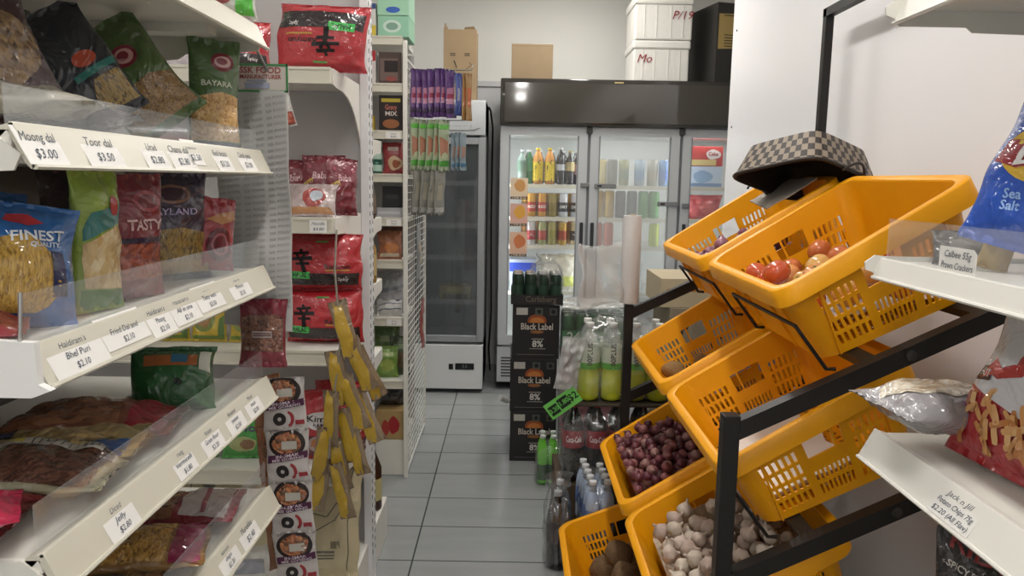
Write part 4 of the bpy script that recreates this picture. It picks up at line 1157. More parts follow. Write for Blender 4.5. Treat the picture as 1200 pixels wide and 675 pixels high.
b = Bag(.23, .30, .09, seed=81, amp=.005, seal=(.05, .05), heavy=.1, fat=.42)
make_bag('crisp_bag', 'bright blue crisp bag with yellow and red logo, on the middle right shelf', 'crisp bag', b, '1c4fb4',
    [('logo', 'ell', (-.14, .45, .60, .30), 'd9b23c', .0012), ('logo', 'poly', [(-.46, .38), (-.30, .36), (.05, .46), (.30, .51), (.34, .59), (.1, .59), (-.2, .51), (-.44, .49)], '9c1f2c', .0020), ('lettering', 'text', ("Lay's", -.08, .475, .105, {'bold': True, 'ang': .3, 'fit': .58, 'shear': .2}), 'f1eeee', .0028),
     ('flavour_text', 'text', ('Sea\nSalt', -.26, .215, .045, {'bold': True, 'ang': .1}), '8fb2e4', .0016), ('spoon', 'ell', (.04, .235, .15, .11), '7a4c34', .0016), ('spoon', 'ell', (.04, .24, .12, .08), 'c4c6cc', .0022), ('spoon', 'poly', [(.06, .05), (.11, .05), (.07, .20), (.03, .20)], '7a4c34', .0016)],
    **stand(.722, 1.04, zt1+.026, -50, 11, 13))
b = Bag(.045, .085, .02, seed=82, amp=.003)
make_bag('snack_bag', 'small beige packet beside the blue crisp bag on the middle right shelf', 'bag', b, 'b99a58', [('label', 'rect', (0, .7, .7, .2), '8d6a3a', .0012)], **stand(.705, 1.13, zt1+.002, -30, 5, 14))
b = Bag(.09, .06, .03, seed=83, amp=.004)
make_bag('snack_bag', 'small dark packet behind the price card on the middle right shelf', 'bag', b, '4a4442', [('label', 'rect', (0, .5, .5, .3), '77706a', .0012)], **stand(.70, 1.185, zt1+.002, -20, 30, 0))

FRY = grains('grain_fries', 'c98a4c', 'd9a468', 'a5602f', 26, (1, 1, .35))
b = Bag(.20, .30, .075, seed=84, amp=.005, seal=(.05, .05), fat=.42, heavy=.15)
def prawn_feats():
    F = [('white_print', 'poly', [(-.48, .36), (-.48, .95), (.48, .95), (.48, .36), (.1, .28)], 'c9c8cc', .0012),
         ('prawn_picture', 'poly', [(-.32, .92), (-.12, .90), (.04, .80), (.06, .62), (-.06, .47), (-.24, .42), (-.34, .44), (-.18, .51), (-.10, .62), (-.16, .74), (-.32, .80)], 'a82a26', .0018),
         ('prawn_picture', 'poly', [(-.30, .97), (-.24, .80), (-.20, .80), (-.26, .98)], 'a82a26', .0018), ('prawn_picture', 'poly', [(-.20, .46), (-.40, .40), (-.37, .52)], 'c2463c', .0022)]
    for i in range(3): F.append(('prawn_picture', 'poly', [(.04-.03*i, .58+.08*i), (-.10, .56+.08*i), (-.10, .57+.08*i), (.04-.03*i, .60+.08*i)], 'e0b0a4', .0024))
    F += [('side_label', 'poly', [(-.47, .38), (-.30, .40), (-.30, .48), (-.47, .46)], '3a2730', .0018), ('side_label', 'text', ('HOT', -.385, .43, .04, {'bold': True, 'fit': .13}), 'd9d2d2', .0026)]
    rnd = random.Random(3)
    for i in range(46):
        x, y = rnd.uniform(-.40, .42), rnd.uniform(.09, .33); a = rnd.uniform(.5, 2.6); l, w_ = .066, .021
        c, s = math.cos(a), math.sin(a)
        # length along a, in metres scaled to fractions
        pts = [(x+(c*l*px-s*w_*py)*1.0, y+(s*l*px+c*w_*py)*.70) for px, py in ((-1, -1), (-.3, -1.25), (.4, -1), (1, -.7), (1.08, 0), (1, .8), (.3, 1.1), (-.4, 1), (-1, .9), (-1.1, 0))]
        F.append(('cracker_picture', 'poly', pts, ('c58a4e', 'd19c62', 'b8763c', 'd8ab74')[i % 4], .0018+.00012*i))
    return F
make_bag('cracker_bag', 'red and white bag with a red prawn picture over curled crackers', 'cracker bag', b, 'a3242a', prawn_feats(), **stand(.694, 1.03, zt2+.010, -70, 18, 7))
b = Bag(.17, .25, .075, seed=85, amp=.006)
make_bag('cracker_bag', 'silver bag of pale round crackers lying at the far end of the lower right shelf', 'cracker bag', b, '8f8c90',
    [('contents_picture', 'blob', (-.06, .5, .8, .84, 3), grains('grain_cracker', 'd0c6b2', 'ddd5c4', 'a99c86', 42), .0012), ('purple_print', 'poly', [(.36, .4), (.47, .4), (.47, .93), (.38, .93)], '8a5a86', .0014)],
    **lie(.690, 1.160, zt2+.036, -84, .07, .25, -3))
b = Bag(.17, .25, .06, seed=86, amp=.006)
make_bag('crisp_bag', 'black ridged crisp bag with red lettering on the lowest right shelf', 'crisp bag', b, '1f1718',
    [('lettering', 'text', ('RIDGED', .02, .86, .10, {'bold': True, 'ang': -.3, 'fit': .85}), '8d2a2c', .0016), ('flavour_text', 'text', ('SPICY FLAVOURED', -.12, .755, .04, {'bold': True, 'ang': -.3, 'fit': .62}), 'c9c2bc', .0016), ('crisp_picture', 'blob', (-.2, .45, .5, .3, 3), 'a8402c', .0014), ('crisp_picture', 'blob', (-.15, .42, .3, .2, 6), 'b98a3c', .002)],
    **stand(.70, 1.06, zt3+.010, -24, 10, 6))
# small hook on the panel
bm = BM(); tube(bm, [(1.235, 1.87, 1.785), (1.215, 1.87, 1.785), (1.21, 1.87, 1.77), (1.212, 1.87, 1.752)], .005, 6); lathe(bm, [(0, 0), (.012, 0), (.012, .006), (0, .006)], 10, M=Matrix.Translation((1.235, 1.87, 1.785)) @ Matrix.Rotation(-PI/2, 4, 'Y'))
tag(obj('wall_hook', bm, mat('hook_red', '5d2630', .5), None, 60), 'small dark red hook on the white panel beside the top right shelf', 'hook')
# ------------------------------------------------------------------ shelf units that face the camera
def shelf_x(root, off, x0, x1, yf, depth, ztop, lip=.044, tags=(), brackets=True, sign=1):
    """shelf with its front lip along x; sign=+1: the front faces -y"""
    inv = Matrix.Translation(-Vector(off))
    yb = yf+sign*depth
    bm = BM(); box(bm, x0, x1, min(yf+sign*.012, yb), max(yf+sign*.012, yb), ztop-.02, ztop, bev=.002)
    sf = obj('shelf', bm, WHT, root); sf.matrix_parent_inverse = inv
    bm = BM(); box(bm, x0, x1, min(yf, yf+sign*.014), max(yf, yf+sign*.014), ztop-lip, ztop+.002, bev=.003)
    box(bm, x0, x1, min(yf-sign*.003, yf), max(yf-sign*.003, yf), ztop-.006, ztop+.002); box(bm, x0, x1, min(yf-sign*.004, yf), max(yf-sign*.004, yf), ztop-lip, ztop-lip+.006)
    obj('price_strip', bm, WH2, sf)
    for xc, w, lines in tags: price_tag(sf, lambda a, b, l: (a, yf-sign*(.003+l), ztop-lip+.003+b), xc, w, lip-.008, lines, 0)
    if brackets:
        for x in (x0-.003, x1):
            p = [(.012, ztop), (.012, ztop-lip)]+[(.05+(depth-.05)*q, ztop-lip-.005-.16*q**3) for q in (0, .25, .45, .6, .75, .88, 1)]+[(depth, ztop)]
            bm = BM(); prism(bm, p, lambda a, b: (x, yf+sign*a, b), lambda a, b: (x+.004, yf+sign*a, b)); fixn(bm); obj('shelf_bracket', bm, WHT, sf)
    return sf
def rigid(root, off, name, bm, m, **k):
    o = obj(name, bm, m, root, **k); o.matrix_parent_inverse = Matrix.Translation(-Vector(off)); return o

# ---- the noodle unit
GO = (-1.1, 2.65, 0)
g1 = empty('shelf_unit', 'white double-sided shelf unit of red noodle packs, facing the camera', 'shelf', GO)
GX0, GX1, GF = -1.75, -.505, 2.232
bm = BM(); box(bm, GX0, GX1, 2.655, 2.675, .1, 2.2); rigid(g1, GO, 'back_panel', bm, mat('panel_lilac', 'b3b0b0', .5))
for y in (2.64, 2.69):
    for x in (GX0, GX1-.0):
        bm = BM(); box(bm, x-.014, x+.014, y-.014, y+.014, 0, 2.25, bev=.002)
        for k in range(70): box(bm, x+.0139, x+.0146, y-.004, y+.004, .12+k*.03, .135+k*.03, 1)
        rigid(g1, GO, 'upright_post', bm, [mat('post_white', 'd8d8da', .3, spec=.5), mat('slot_dark', '2c2b2a', .7)])
GZ = [1.785, 1.360, .966, .592]
for i, z in enumerate(GZ):
    tg = [] if i in (0, 2) else [(-.86, .07, ['Curry noodle', '$3.20']), (-.565, .05, ['Noodle', '$4.80'])]
    if i == 3: tg = [(-.665, .06, ['Kimchi', '$4.20'])]
    shelf_x(g1, GO, GX0, GX1-.018, GF, .42, z, tags=tg)
for z in (1.62, 1.325, 1.08, .80):
    shelf_x(g1, GO, GX0, GX1-.018, 3.05, .34, z, sign=-1)
bm = BM(); box(bm, GX0, GX1, 2.26, 3.05, 0, .165, bev=.004); rigid(g1, GO, 'base', bm, WHT)

def noodle_pack(label, loc, rot, w, h, seed, flip=False, text=True):
    b = Bag(w, h, .11, seed=seed, fat=.28, heavy=.05, amp=.006, pinch=.03, seal=(.04, .05))
    y0, y1 = (.60, .86) if flip else (.10, .32)
    ang = PI if flip else 0
    xs = -1 if flip else 1
    F = [('black_band', 'poly', [(-.47, y0), (.47, y0), (.47, y1), (-.47, y1)], '241a1c', .0012),
         ('halal_label', 'rect', (.25 if flip else -.30, .63 if flip else .28, .28, .13), '3fae4e', .0022), ('halal_label', 'text', ('HALAL', .25 if flip else -.30, .63 if flip else .28, .085, {'bold': True, 'ang': ang, 'fit': .2}), '15241a', .003),
         ('flavour_text', 'text', ('Spicy', -.3 if flip else .28, .66 if flip else .21, .06, {'bold': True, 'ang': ang, 'fit': .14}), 'd8cfcf', .002),
         ('lettering', 'text', ('Ramyun', -.16 if flip else .20, .40 if flip else .44, .08, {'bold': True, 'ang': ang, 'fit': .32}), '2a1a1a', .002),
         ('gold_line', 'rect', (-.2 if flip else .2, .50 if flip else .375, .3, .025), 'b98a3c', .0018), ('green_line', 'rect', (.02, .1 if flip else .88, .16, .025), '4a9a4a', .0016)]
    t = make_bag('noodle_pack', label, 'noodle pack', b, 'a8202a', F, loc, rot)
    bm = BM(); sz = h*.42; cx, cy = (.10 if flip else -.24)*w, (.40 if flip else .54)*h
    for p, q, wa, wb in XIN:
        dx, dy = q[0]-p[0], q[1]-p[1]; l = math.hypot(dx, dy); nx_, ny_ = -dy/l, dx/l
        P4 = [(p[0]+nx_*wa, p[1]+ny_*wa), (p[0]-nx_*wa, p[1]-ny_*wa), (q[0]-nx_*wb, q[1]-ny_*wb), (q[0]+nx_*wb, q[1]+ny_*wb)]
        b.decal(bm, [(cx+xs*px*sz, cy+xs*py*sz) for px, py in P4], 0, .0022)
    obj('brush_character', bm, ink('181214'), t)
    return t
noodle_pack('large red noodle pack standing upside down, HALAL label inverted, on the top noodle shelf', (-.575, 2.35, GZ[0]+.004), (-R(6), R(2), R(-2)), .27, .195, 101, True)
noodle_pack('red noodle pack behind the hanging cord, left of the upside-down pack', (-.84, 2.38, GZ[0]+.002), (-R(5), 0, R(8)), .20, .15, 102)
noodle_pack('upper of the two stacked red noodle packs behind the plastic sheet', (-.585, 2.36, GZ[2]+.168), (-R(2), 0, R(3)), .24, .172, 103)
noodle_pack('lower of the two stacked red noodle packs, standing on the shelf lip', (-.580, 2.36, GZ[2]+.002), (-R(2), 0, R(1)), .24, .166, 104)
b = Bag(.16, .17, .06, seed=105, amp=.006)
make_bag('vegetable_noodle_bag', 'white and green bag with a round vegetable picture on top of the red pack', 'bag', b, 'b6b9ae',
    [('picture', 'ell', (-.1, .5, .45, .45), '8d3a3a', .0012), ('picture', 'ell', (-.08, .52, .32, .32), 'b9c08a', .0018), ('green_print', 'poly', [(.12, .1), (.46, .1), (.46, .92), (.22, .92)], '4fae3c', .0012)], **stand(-.86, 2.40, GZ[0]+.152, 6, 4))
b = Bag(.14, .11, .05, seed=106, amp=.006)
make_bag('snack_bag', 'red and white packet lying far left on the top noodle shelf', 'bag', b, '9a3a3c', [('label', 'poly', [(-.4, .12), (.4, .12), (.3, .5), (-.4, .55)], 'b8b0b4', .0012), ('picture', 'blob', (.1, .7, .5, .3, 2), 'b0663c', .0016)], **stand(-1.02, 2.40, GZ[0]+.002, 5, 20))
b = Bag(.05, .10, .02, seed=107, amp=.003)
make_bag('snack_bag', 'small clear packet of nuts hanging beside the plastic sheet', 'bag', b, 'a8a5a0', [('contents_window', 'poly', [(-.46, .06), (.46, .06), (.46, .42), (-.46, .48)], NUTR, .0012)], (-.635, 2.20, 1.615), (0, R(-14), R(10)))
def curry(label, loc, rot, seed, w=.15, h=.17):
    b = Bag(w, h, .05, seed=seed, fat=.4, amp=.005)
    return make_bag('curry_noodle_bag', label, 'bag', b, '70202e',
        [('lettering', 'text', ('Baba', .0, .66, .12, {'bold': True, 'fit': .4}), 'c9a0a4', .0018), ('lettering', 'text', ('curry', -.30, .56, .09, {'bold': True, 'fit': .28, 'ang': .5}), 'c9b23c', .0018), ('dots', 'ell', (.3, .8, .12, .08), '9a4a58', .0012), ('dots', 'ell', (-.3, .82, .1, .07), '9a4a58', .0012), ('dots', 'ell', (.32, .3, .12, .09), '9a4a58', .0012), ('dots', 'ell', (-.1, .2, .1, .07), '9a4a58', .0012)], loc, rot)
curry('maroon curry noodle bag with yellow lettering, left on the second noodle shelf', (-.705, 2.44, GZ[1]+.002), (-R(6), 0, R(4)), 111)
curry('maroon curry noodle bag with yellow lettering, middle of the second noodle shelf', (-.60, 2.42, GZ[1]+.002), (-R(6), 0, R(-3)), 112, .14, .185)
curry('maroon curry noodle bag at the right end of the second noodle shelf', (-.535, 2.40, GZ[1]+.002), (-R(4), R(3), R(38)), 113, .11, .175)
b = Bag(.15, .115, .04, seed=114, amp=.007)
make_bag('noodle_pack', 'silver clear pack with a bowl picture lying in front of the maroon curry bags', 'pack', b, '9d8d8a',
    [('bowl_picture', 'blob', (.05, .5, .5, .6, 5), '8d3a34', .0012), ('bowl_picture', 'blob', (.1, .55, .28, .35, 2), 'a9b0b8', .0018), ('base_print', 'poly', [(-.46, .06), (.46, .06), (.4, .2), (-.4, .2)], 'a5764c', .0014)], **stand(-.605, 2.30, GZ[1]+.002, 3, 34))
def yellow_pack(label, loc, rot, seed):
    b = Bag(.115, .145, .04, seed=seed, fat=.4, amp=.004)
    make_bag('yellow_pack', label, 'noodle pack', b, 'b39a22', [('bowl_picture', 'ell', (-.1, .48, .66, .52), '6d7a34', .0012), ('bowl_picture', 'blob', (-.1, .5, .48, .36, 4), '8d6a3a', .0018), ('logo', 'poly', [(.05, .84), (.42, .80), (.42, .92), (.05, .93)], 'c9b92c', .0014), ('logo', 'ell', (.24, .86, .26, .06), 'a8302c', .002), ('green_print', 'poly', [(.3, .10), (.46, .1), (.46, .6), (.34, .5)], '4c6b2c', .0014), ('base_print', 'rect', (0, .1, .9, .08), '5c7a2a', .0014)], loc, rot)
yellow_pack('yellow noodle pack with a round bowl picture, right one under the second shelf strip', (-.815, 2.33, GZ[2]+.002), (-R(8), 0, R(2)), 121)
yellow_pack('yellow noodle pack with a round bowl picture, middle one under the second shelf strip', (-.935, 2.33, GZ[2]+.002), (-R(8), 0, R(-2)), 122)
yellow_pack('yellow noodle pack with a round bowl picture, left one under the second shelf strip', (-1.05, 2.33, GZ[2]+.002), (-R(8), 0, R(4)), 123)
def kimchi(label, loc, rot, seed, w=.16):
    b = Bag(w, .22, .07, seed=seed, fat=.35, amp=.008)
    make_bag('kimchi_noodle_bag', label, 'noodle pack', b, 'a81f28', [('cloud_label', 'blob', (.0, .58, .86, .26, 3), 'cfcaca', .0012), ('lettering', 'text', ('Kimchi', .0, .61, .09, {'bold': True, 'fit': .68}), '231a1a', .002), ('lettering', 'text', ('RAMYUN', .05, .52, .055, {'bold': True, 'fit': .5}), '3a2a3a', .002), ('dark_panel', 'poly', [(-.46, .06), (.46, .06), (.46, .36), (-.46, .36)], '5d1a26', .0012), ('bowl_picture', 'ell', (-.1, .24, .42, .24), '9a8a84', .0018), ('bowl_picture', 'ell', (-.1, .25, .3, .15), 'a8653c', .0024), ('emblem', 'ell', (.30, .25, .14, .10), 'b8b0a8', .0018)], loc, rot)
kimchi('red kimchi noodle bag with a white cloud label, front of the lowest noodle shelf', (-.585, 2.34, GZ[3]+.002), (-R(6), 0, R(4)), 131)
kimchi('red kimchi noodle bag half hidden behind the front one', (-.575, 2.46, GZ[3]+.002), (-R(4), 0, R(-4)), 132)
kimchi('red kimchi noodle bag with a silver side, behind the yellow hanging sachets', (-.50, 2.32, GZ[3]+.002), (-R(4), R(5), R(66)), 133, .14)
b = Bag(.16, .16, .05, seed=134, amp=.005)
make_bag('noodle_pack', 'bright green pack with purple lettering on the lowest noodle shelf', 'noodle pack', b, '3a8d34', [('lettering', 'text', ('mop', .1, .62, .15, {'bold': True, 'fit': .6}), '3a2058', .0016), ('picture', 'blob', (-.05, .3, .6, .3, 3), '9aa06a', .0014), ('picture', 'blob', (.05, .3, .3, .2, 6), '7a5a3a', .002)], **stand(-.83, 2.33, GZ[3]+.002, 4, 10))
b = Bag(.16, .16, .05, seed=135, amp=.005)
make_bag('noodle_pack', 'green and white pack left of the bright green pack', 'noodle pack', b, '5c8d4a', [('picture', 'blob', (0, .4, .6, .4, 3), 'b0a888', .0014)], **stand(-1.0, 2.33, GZ[3]+.002, 4, 10))

# rice sacks on the base
def sack(label, loc, rot, w, h, d, seed, drawn=True):
    b = Bag(w, h, d, seed=seed, fat=.3, heavy=.0, amp=.009, pinch=.04, seal=(.05, .05))
    b.amp = .005
    F = [('seam_line', 'poly', [(.36, .06), (.372, .06), (.372, .94), (.36, .94)], '5f5a4c', .0012), ('text_lines', 'rect', (-.05, .22, .5, .02), '5f5c54', .0012), ('text_lines', 'rect', (-.05, .19, .5, .012), '5f5c54', .0012), ('text_lines', 'rect', (-.05, .165, .5, .012), '5f5c54', .0012)]
    if drawn:
        F += [('map_outline', 'poly', p, '4e4a40', .0012) for p in ([(-.30, .42), (-.12, .56), (-.11, .555), (-.29, .415)], [(-.12, .56), (.10, .52), (.10, .512), (-.12, .552)], [(.10, .52), (.2, .64), (.212, .637), (.112, .515)], [(.2, .64), (.3, .60), (.3, .592), (.2, .632)], [(.3, .6), (.22, .5), (.21, .505), (.29, .605)], [(-.3, .42), (-.22, .33), (-.21, .335), (-.29, .422)], [(-.22, .33), (.22, .5), (.222, .492), (-.21, .322)])]
        F += [('text_block', 'rect', (-.2, .66-.022*i, .26, .012), '5f5c54', .0012) for i in range(5)]+[('bar_code', 'rect', (.16+.012*i, .28, .006, .06), '3a3833', .0012) for i in range(9)]+[('emblem', 'ell', (.12, .86, .16, .07), '59627a', .0014)]
    make_bag('rice_sack', label, 'sack', b, 'b9ad8e', F, loc, rot, bmat=mat('sack_cloth', 'b5aa8c', .75, vary=.08, vscale=25, bump=.3, bscale=160))
sack('beige rice sack with a printed outline map, at the right end of the base', (-.625, 2.37, .172), (-R(24), R(2), R(7)), .27, .38, .09, 141)
sack('plain beige rice sack left of the one with the printed map', (-.86, 2.36, .168), (-R(20), 0, R(2)), .26, .36, .09, 142, False)
sack('beige rice sack farthest left on the shelf base', (-1.14, 2.37, .168), (-R(20), 0, R(2)), .26, .35, .09, 143, False)
b = Bag(.20, .16, .05, seed=144, amp=.010)
make_bag('flour_bag', 'white crumpled flour bag lying low in front of the left rice sacks', 'bag', b, 'b9b7b0', [('label', 'rect', (0, .5, .5, .3), '8d8f96', .0012)], **stand(-.82, 2.27, .168, 10, 40))

# the bunch of yellow sachets hung at the corner
YS = film('b08f1e'); YB = film('7d6a52')
rnd = random.Random(21)
spots = [(-.500, 1.13, 14), (-.470, 1.02, 22), (-.455, .985, 26), (-.51, .985, 8), (-.485, .91, 20), (-.455, .865, 24), (-.52, .865, -2), (-.495, .81, 14), (-.475, .775, 20), (-.535, .755, -8), (-.515, .715, 10), (-.545, .66, -10), (-.515, .645, 16)]
first = None
for i, (x, z, a) in enumerate(spots):
    t = empty('snack_sachet', 'long yellow and brown snack sachet in the bunch hanging at the noodle shelf corner', 'sachet', (x, 2.165+.012*(i % 3), z), (R(rnd.uniform(-6, 6)), R(-a), R(rnd.uniform(-25, 45))), 'yellow snack sachets hanging in a bunch')
    b = Bag(.055, .17, .016, seed=150+i, amp=.003, fat=.4, nx=8, nz=14, seal=(.10, .10))
    for ch in (b,):
        o = obj('pouch', b.body(), YB, t, 180); o.location = (0, 0, -.17)
        bm = BM(); b.decal(bm, [(-.026, .01), (.0, .0), (.016, .06), (.010, .15), (-.012, .168), (-.026, .10)], 0, .0012); o = obj('yellow_print', bm, YS, t); o.location = (0, 0, -.17)
bm = BM(); tube(bm, [(-.505, 2.20, 1.33), (-.505, 2.17, 1.22), (-.49, 2.165, 1.02), (-.52, 2.165, .78), (-.53, 2.165, .66)], .003, 5)
tag(obj('hanging_string', bm, mat('string', '8a8478', .8), None, 60), 'string holding the bunch of yellow sachets on the noodle shelf corner', 'string')
# bottles on the far side of the unit
def lathe_thing(name, label, cat, loc, parts, group=None, n=16, rot=(0, 0, 0)):
    t = empty(name, label, cat, loc, rot, group)
    for pn, prof, m in parts:
        bm = BM(); lathe(bm, prof, n); fixn(bm); obj(pn, bm, m, t, 50)
    return t
lathe_thing('sauce_bottle', 'dark brown bottle on the far side of the noodle unit, upper one', 'bottle', (-.555, 2.93, 1.325), [('bottle_body', [(0, 0), (.03, 0), (.032, .01), (.032, .10), (.014, .15), (.012, .19), (0, .19)], mat('brown_glass', '3a2418', .15, spec=.6)), ('cap', [(.0145, .185), (.0145, .21), (0, .21)], ink('8d8a84')), ('bottle_label', [(.0325, .02), (.0325, .09)], ink('6b5a4a'))])
lathe_thing('sauce_bottle', 'tall golden bottle on the far side of the noodle unit, lower one', 'bottle', (-.555, 2.93, 1.08), [('bottle_body', [(0, 0), (.032, 0), (.034, .01), (.034, .13), (.016, .17), (.013, .20), (0, .20)], mat('gold_glass', '8d6a2a', .15, spec=.6)), ('cap', [(.0155, .195), (.0155, .22), (0, .22)], ink('a89a5c')), ('bottle_label', [(.0345, .03), (.0345, .11)], ink('b5a070'))])
lathe_thing('sauce_bottle', 'dark bottle standing on the floor-level ledge behind the rice sacks', 'bottle', (-.545, 2.93, .168), [('bottle_body', [(0, 0), (.036, 0), (.038, .01), (.038, .17), (.016, .23), (.013, .27), (0, .27)], mat('brown_glass', '3a2418', .15, spec=.6)), ('cap', [(.0155, .265), (.0155, .29), (0, .29)], ink('3a3a3a')), ('bottle_label', [(.0385, .04), (.0385, .13)], ink('b9b07c'))])

# ---- the far unit with a wire side panel
FO = (-1.0, 3.95, 0)
g2 = empty('shelf_unit', 'white shelf unit with a wire grid side panel, far left before the chiller', 'shelf', FO)
FX0, FX1, FF = -1.5, -.522, 3.672
FZ = [2.128, 1.915, 1.699, 1.498, 1.290, 1.086, .805, .491]
for i, z in enumerate(FZ): shelf_x(g2, FO, FX0, FX1-.004, FF, .38, z, .038, tags=[(-.57, .07, ['Gravy', '$2.60'])] if i in (2, 4, 6) else (), brackets=False)
bm = BM(); box(bm, FX0, FX1, FF+.02, 4.05, 0, .185, bev=.004); rigid(g2, FO, 'base', bm, WHT)
bm = BM(); box(bm, FX0, FX1, 4.055, 4.07, .1, 2.1); rigid(g2, FO, 'back_panel', bm, mat('panel_lilac', 'b3b0b0', .5))
bm = BM(); box(bm, -.524, -.504, 3.66, 3.682, .0, 2.11, bev=.002); rigid(g2, FO, 'upright_post', bm, WHT)
bm = BM(); box(bm, -.520, -.506, 4.452, 4.466, .0, 2.02, bev=.002); rigid(g2, FO, 'upright_post', bm, WHT)
bm = BM()
for k in range(58): bar(bm, (-.512, 3.675, .03+k*.0345), (-.512, 4.46, .03+k*.0345), .003, .003)
for k in range(1, 9): bar(bm, (-.515, 3.67+k*.088, .02), (-.515, 3.67+k*.088, 2.02), .003, .003)
for z in (.02, 2.03): bar(bm, (-.513, 3.67, z), (-.513, 4.46, z), .010, .010)
rigid(g2, FO, 'wire_grid', bm, mat('grid_white', 'd0d0cb', .4))
for k, (z, L, y) in enumerate(((1.99, .30, 3.76), (1.755, .27, 3.76), (1.515, .19, 3.76), (1.72, .28, 3.95))):
    bm = BM(); tube(bm, [(-.51, y, z-.02), (-.50, y, z), (-.51+L, y, z+.004), (-.50+L, y, z+.03)], .0028, 6); tube(bm, [(-.51, y-.03, z), (-.51, y+.03, z)], .0028, 6); rigid(g2, FO, 'hook_arm', bm, mat('hook_chrome', 'c4c4c4', .25, metal=.9), smooth=60)

def carton(name, label, cat, x0, x1, y0, y1, z0, z1, colour, faces=(), m=None, group=None, rotz=0, bev=.0015):
    """a box with printed panels; faces: (part, kind, args, colour) on the -y face, fractions of width and height"""
    t = empty(name, label, cat, ((x0+x1)/2, (y0+y1)/2, z0), (0, 0, R(rotz)), group)
    w, d, h = x1-x0, y1-y0, z1-z0
    bm = BM(); box(bm, -w/2, w/2, -d/2, d/2, 0, h, bev=bev); obj('box', bm, m or mat('box_'+colour, colour, .45, spec=.4), t)
    parts = {}
    for i, (pn, kind, a, c) in enumerate(faces): parts.setdefault(pn, []).append((kind, a, c, i))
    for pn, L in parts.items():
        bm = BM(); mats = []
        for kind, a, c, i in L:
            mm = c if not isinstance(c, str) else ink(c)
            if mm not in mats: mats.append(mm)
            mi = mats.index(mm); yy = -d/2-.0006-.0003*i
            if kind == 'text':
                s, x, y, sz = a[:4]; ex = dict(a[4]) if len(a) > 4 else {}
                if 'fit' in ex: ex['fit'] *= w
                text_into(bm, s, lambda p, q: (x*w+p, yy, y*h+q), sz*h, mi, ex.get('bold', True), ex.get('shear', 0), ex.get('ang', 0), ex.get('fit'))
            else:
                pts = [(px*w, py*h) for px, py in a] if kind == 'poly' else (ngon2d('blob', a[0]*w, a[1]*h, a[2]*w, a[3]*h, a[4]) if kind == 'blob' else ngon2d(kind, a[0]*w, a[1]*h, a[2]*w, a[3]*h))
                try:
                    f = bm.faces.new([bm.verts.new((px, yy, py)) for px, py in pts]); f.material_index = mi
                except ValueError: pass
        obj(pn, bm, mats, t)
    return t
q = FF+.02
carton('milk_powder_box', 'small white, yellow and blue box on top of the far shelf unit', 'box', -.745, -.652, q, q+.06, FZ[0]+.001, FZ[0]+.155, 'c9c9c4', [('band', 'rect', (0, .18, 1, .30), 'c9b23c'), ('band', 'rect', (0, .88, 1, .16), '3a4a7a'), ('picture', 'ell', (0, .5, .5, .3), '6a4a8a')])
carton('tissue_box', 'mint green tissue box, lower of the two on top of the far shelf unit', 'box', -.640, -.500, q, q+.22, FZ[0]+.001, FZ[0]+.095, '8fc0a4', [('oval', 'ell', (-.05, .5, .6, .6), 'c4d8ca'), ('oval', 'ell', (-.05, .5, .4, .36), '7a9c8c')])
carton('tissue_box', 'mint green tissue box with a blue spot, upper of the two', 'box', -.645, -.500, q, q+.22, FZ[0]+.097, FZ[0]+.235, '9cc8ac', [('spot', 'ell', (.0, .18, .45, .2), '3a62b0')])
carton('cereal_box', 'red and white box on the second shelf of the far unit', 'box', -.735, -.655, q, q+.05, FZ[1]+.001, FZ[1]+.15, 'c9c2bf', [('band', 'poly', [(-.5, .6), (.5, .7), (.5, 1), (-.5, 1)], 'a82a2c'), ('logo', 'text', ('Becks', -.0, .78, .14, {'fit': .7}), 'd9cfcf'), ('picture', 'ell', (0, .3, .5, .3), '9a7a6a')])
carton('biscuit_box', 'dark brown pudding box at the right end of the second shelf of the far unit', 'box', -.640, -.535, q, q+.06, FZ[1]+.001, FZ[1]+.145, '4d3d38', [('window', 'rect', (-.05, .45, .8, .7), '6b5a54'), ('label', 'rect', (.05, .55, .6, .36), '2a2222'), ('logo', 'ell', (.05, .16, .5, .16), '8d4a44')])
for k, (x0, x1) in enumerate(((-.640, -.528),)):
    carton('gravy_box', 'black gravy box with a yellow band and bowl picture on the far unit', 'box', x0, x1, q, q+.07, FZ[2]+.001, FZ[2]+.165, '29211f', [('band', 'rect', (0, .86, .8, .1), 'b3a03a'), ('lettering', 'text', ('Gravy', 0, .66, .14, {'fit': .5}), 'b56a5c'), ('lettering', 'text', ('MIX', 0, .48, .12, {'fit': .5}), 'c9bfb8'), ('picture', 'ell', (0, .2, .7, .26), '8d5a3a')])
carton('spice_box', 'small yellow box left of the black gravy box', 'box', -.715, -.665, q, q+.05, FZ[2]+.001, FZ[2]+.07, 'b39a2c', [('label', 'rect', (0, .5, .6, .3), '6b4a2a')])
GREEN_CAN = mat('green_tin', '2f5c4c', .3, metal=.3)
for k in range(3):
    lathe_thing('green_tin', ['lowest', 'middle', 'topmost'][k]+' of three stacked green tins on the fourth shelf of the far unit', 'tin', (-.665, q+.04, FZ[3]+.001+.056*k), [('tin_body', [(0, 0), (.032, 0), (.033, .002), (.033, .052), (.032, .054), (0, .054)], GREEN_CAN), ('tin_label', [(.0334, .012), (.0334, .042)], ink('9fb8aa'))], 'green tins on the far unit')
b = Bag(.105, .15, .04, seed=161); make_bag('food_pouch', 'red pouch with a food picture on the fourth shelf of the far unit', 'pouch', b, '8d2a2e', [('picture', 'blob', (.05, .35, .7, .45, 2), 'b59a7a', .0012), ('picture', 'blob', (.1, .32, .4, .25, 5), '8d4a2a', .0018), ('label', 'rect', (0, .8, .5, .12), 'c0a8a0', .0014)], **stand(-.578, q+.04, FZ[3]+.001, 8, 3))
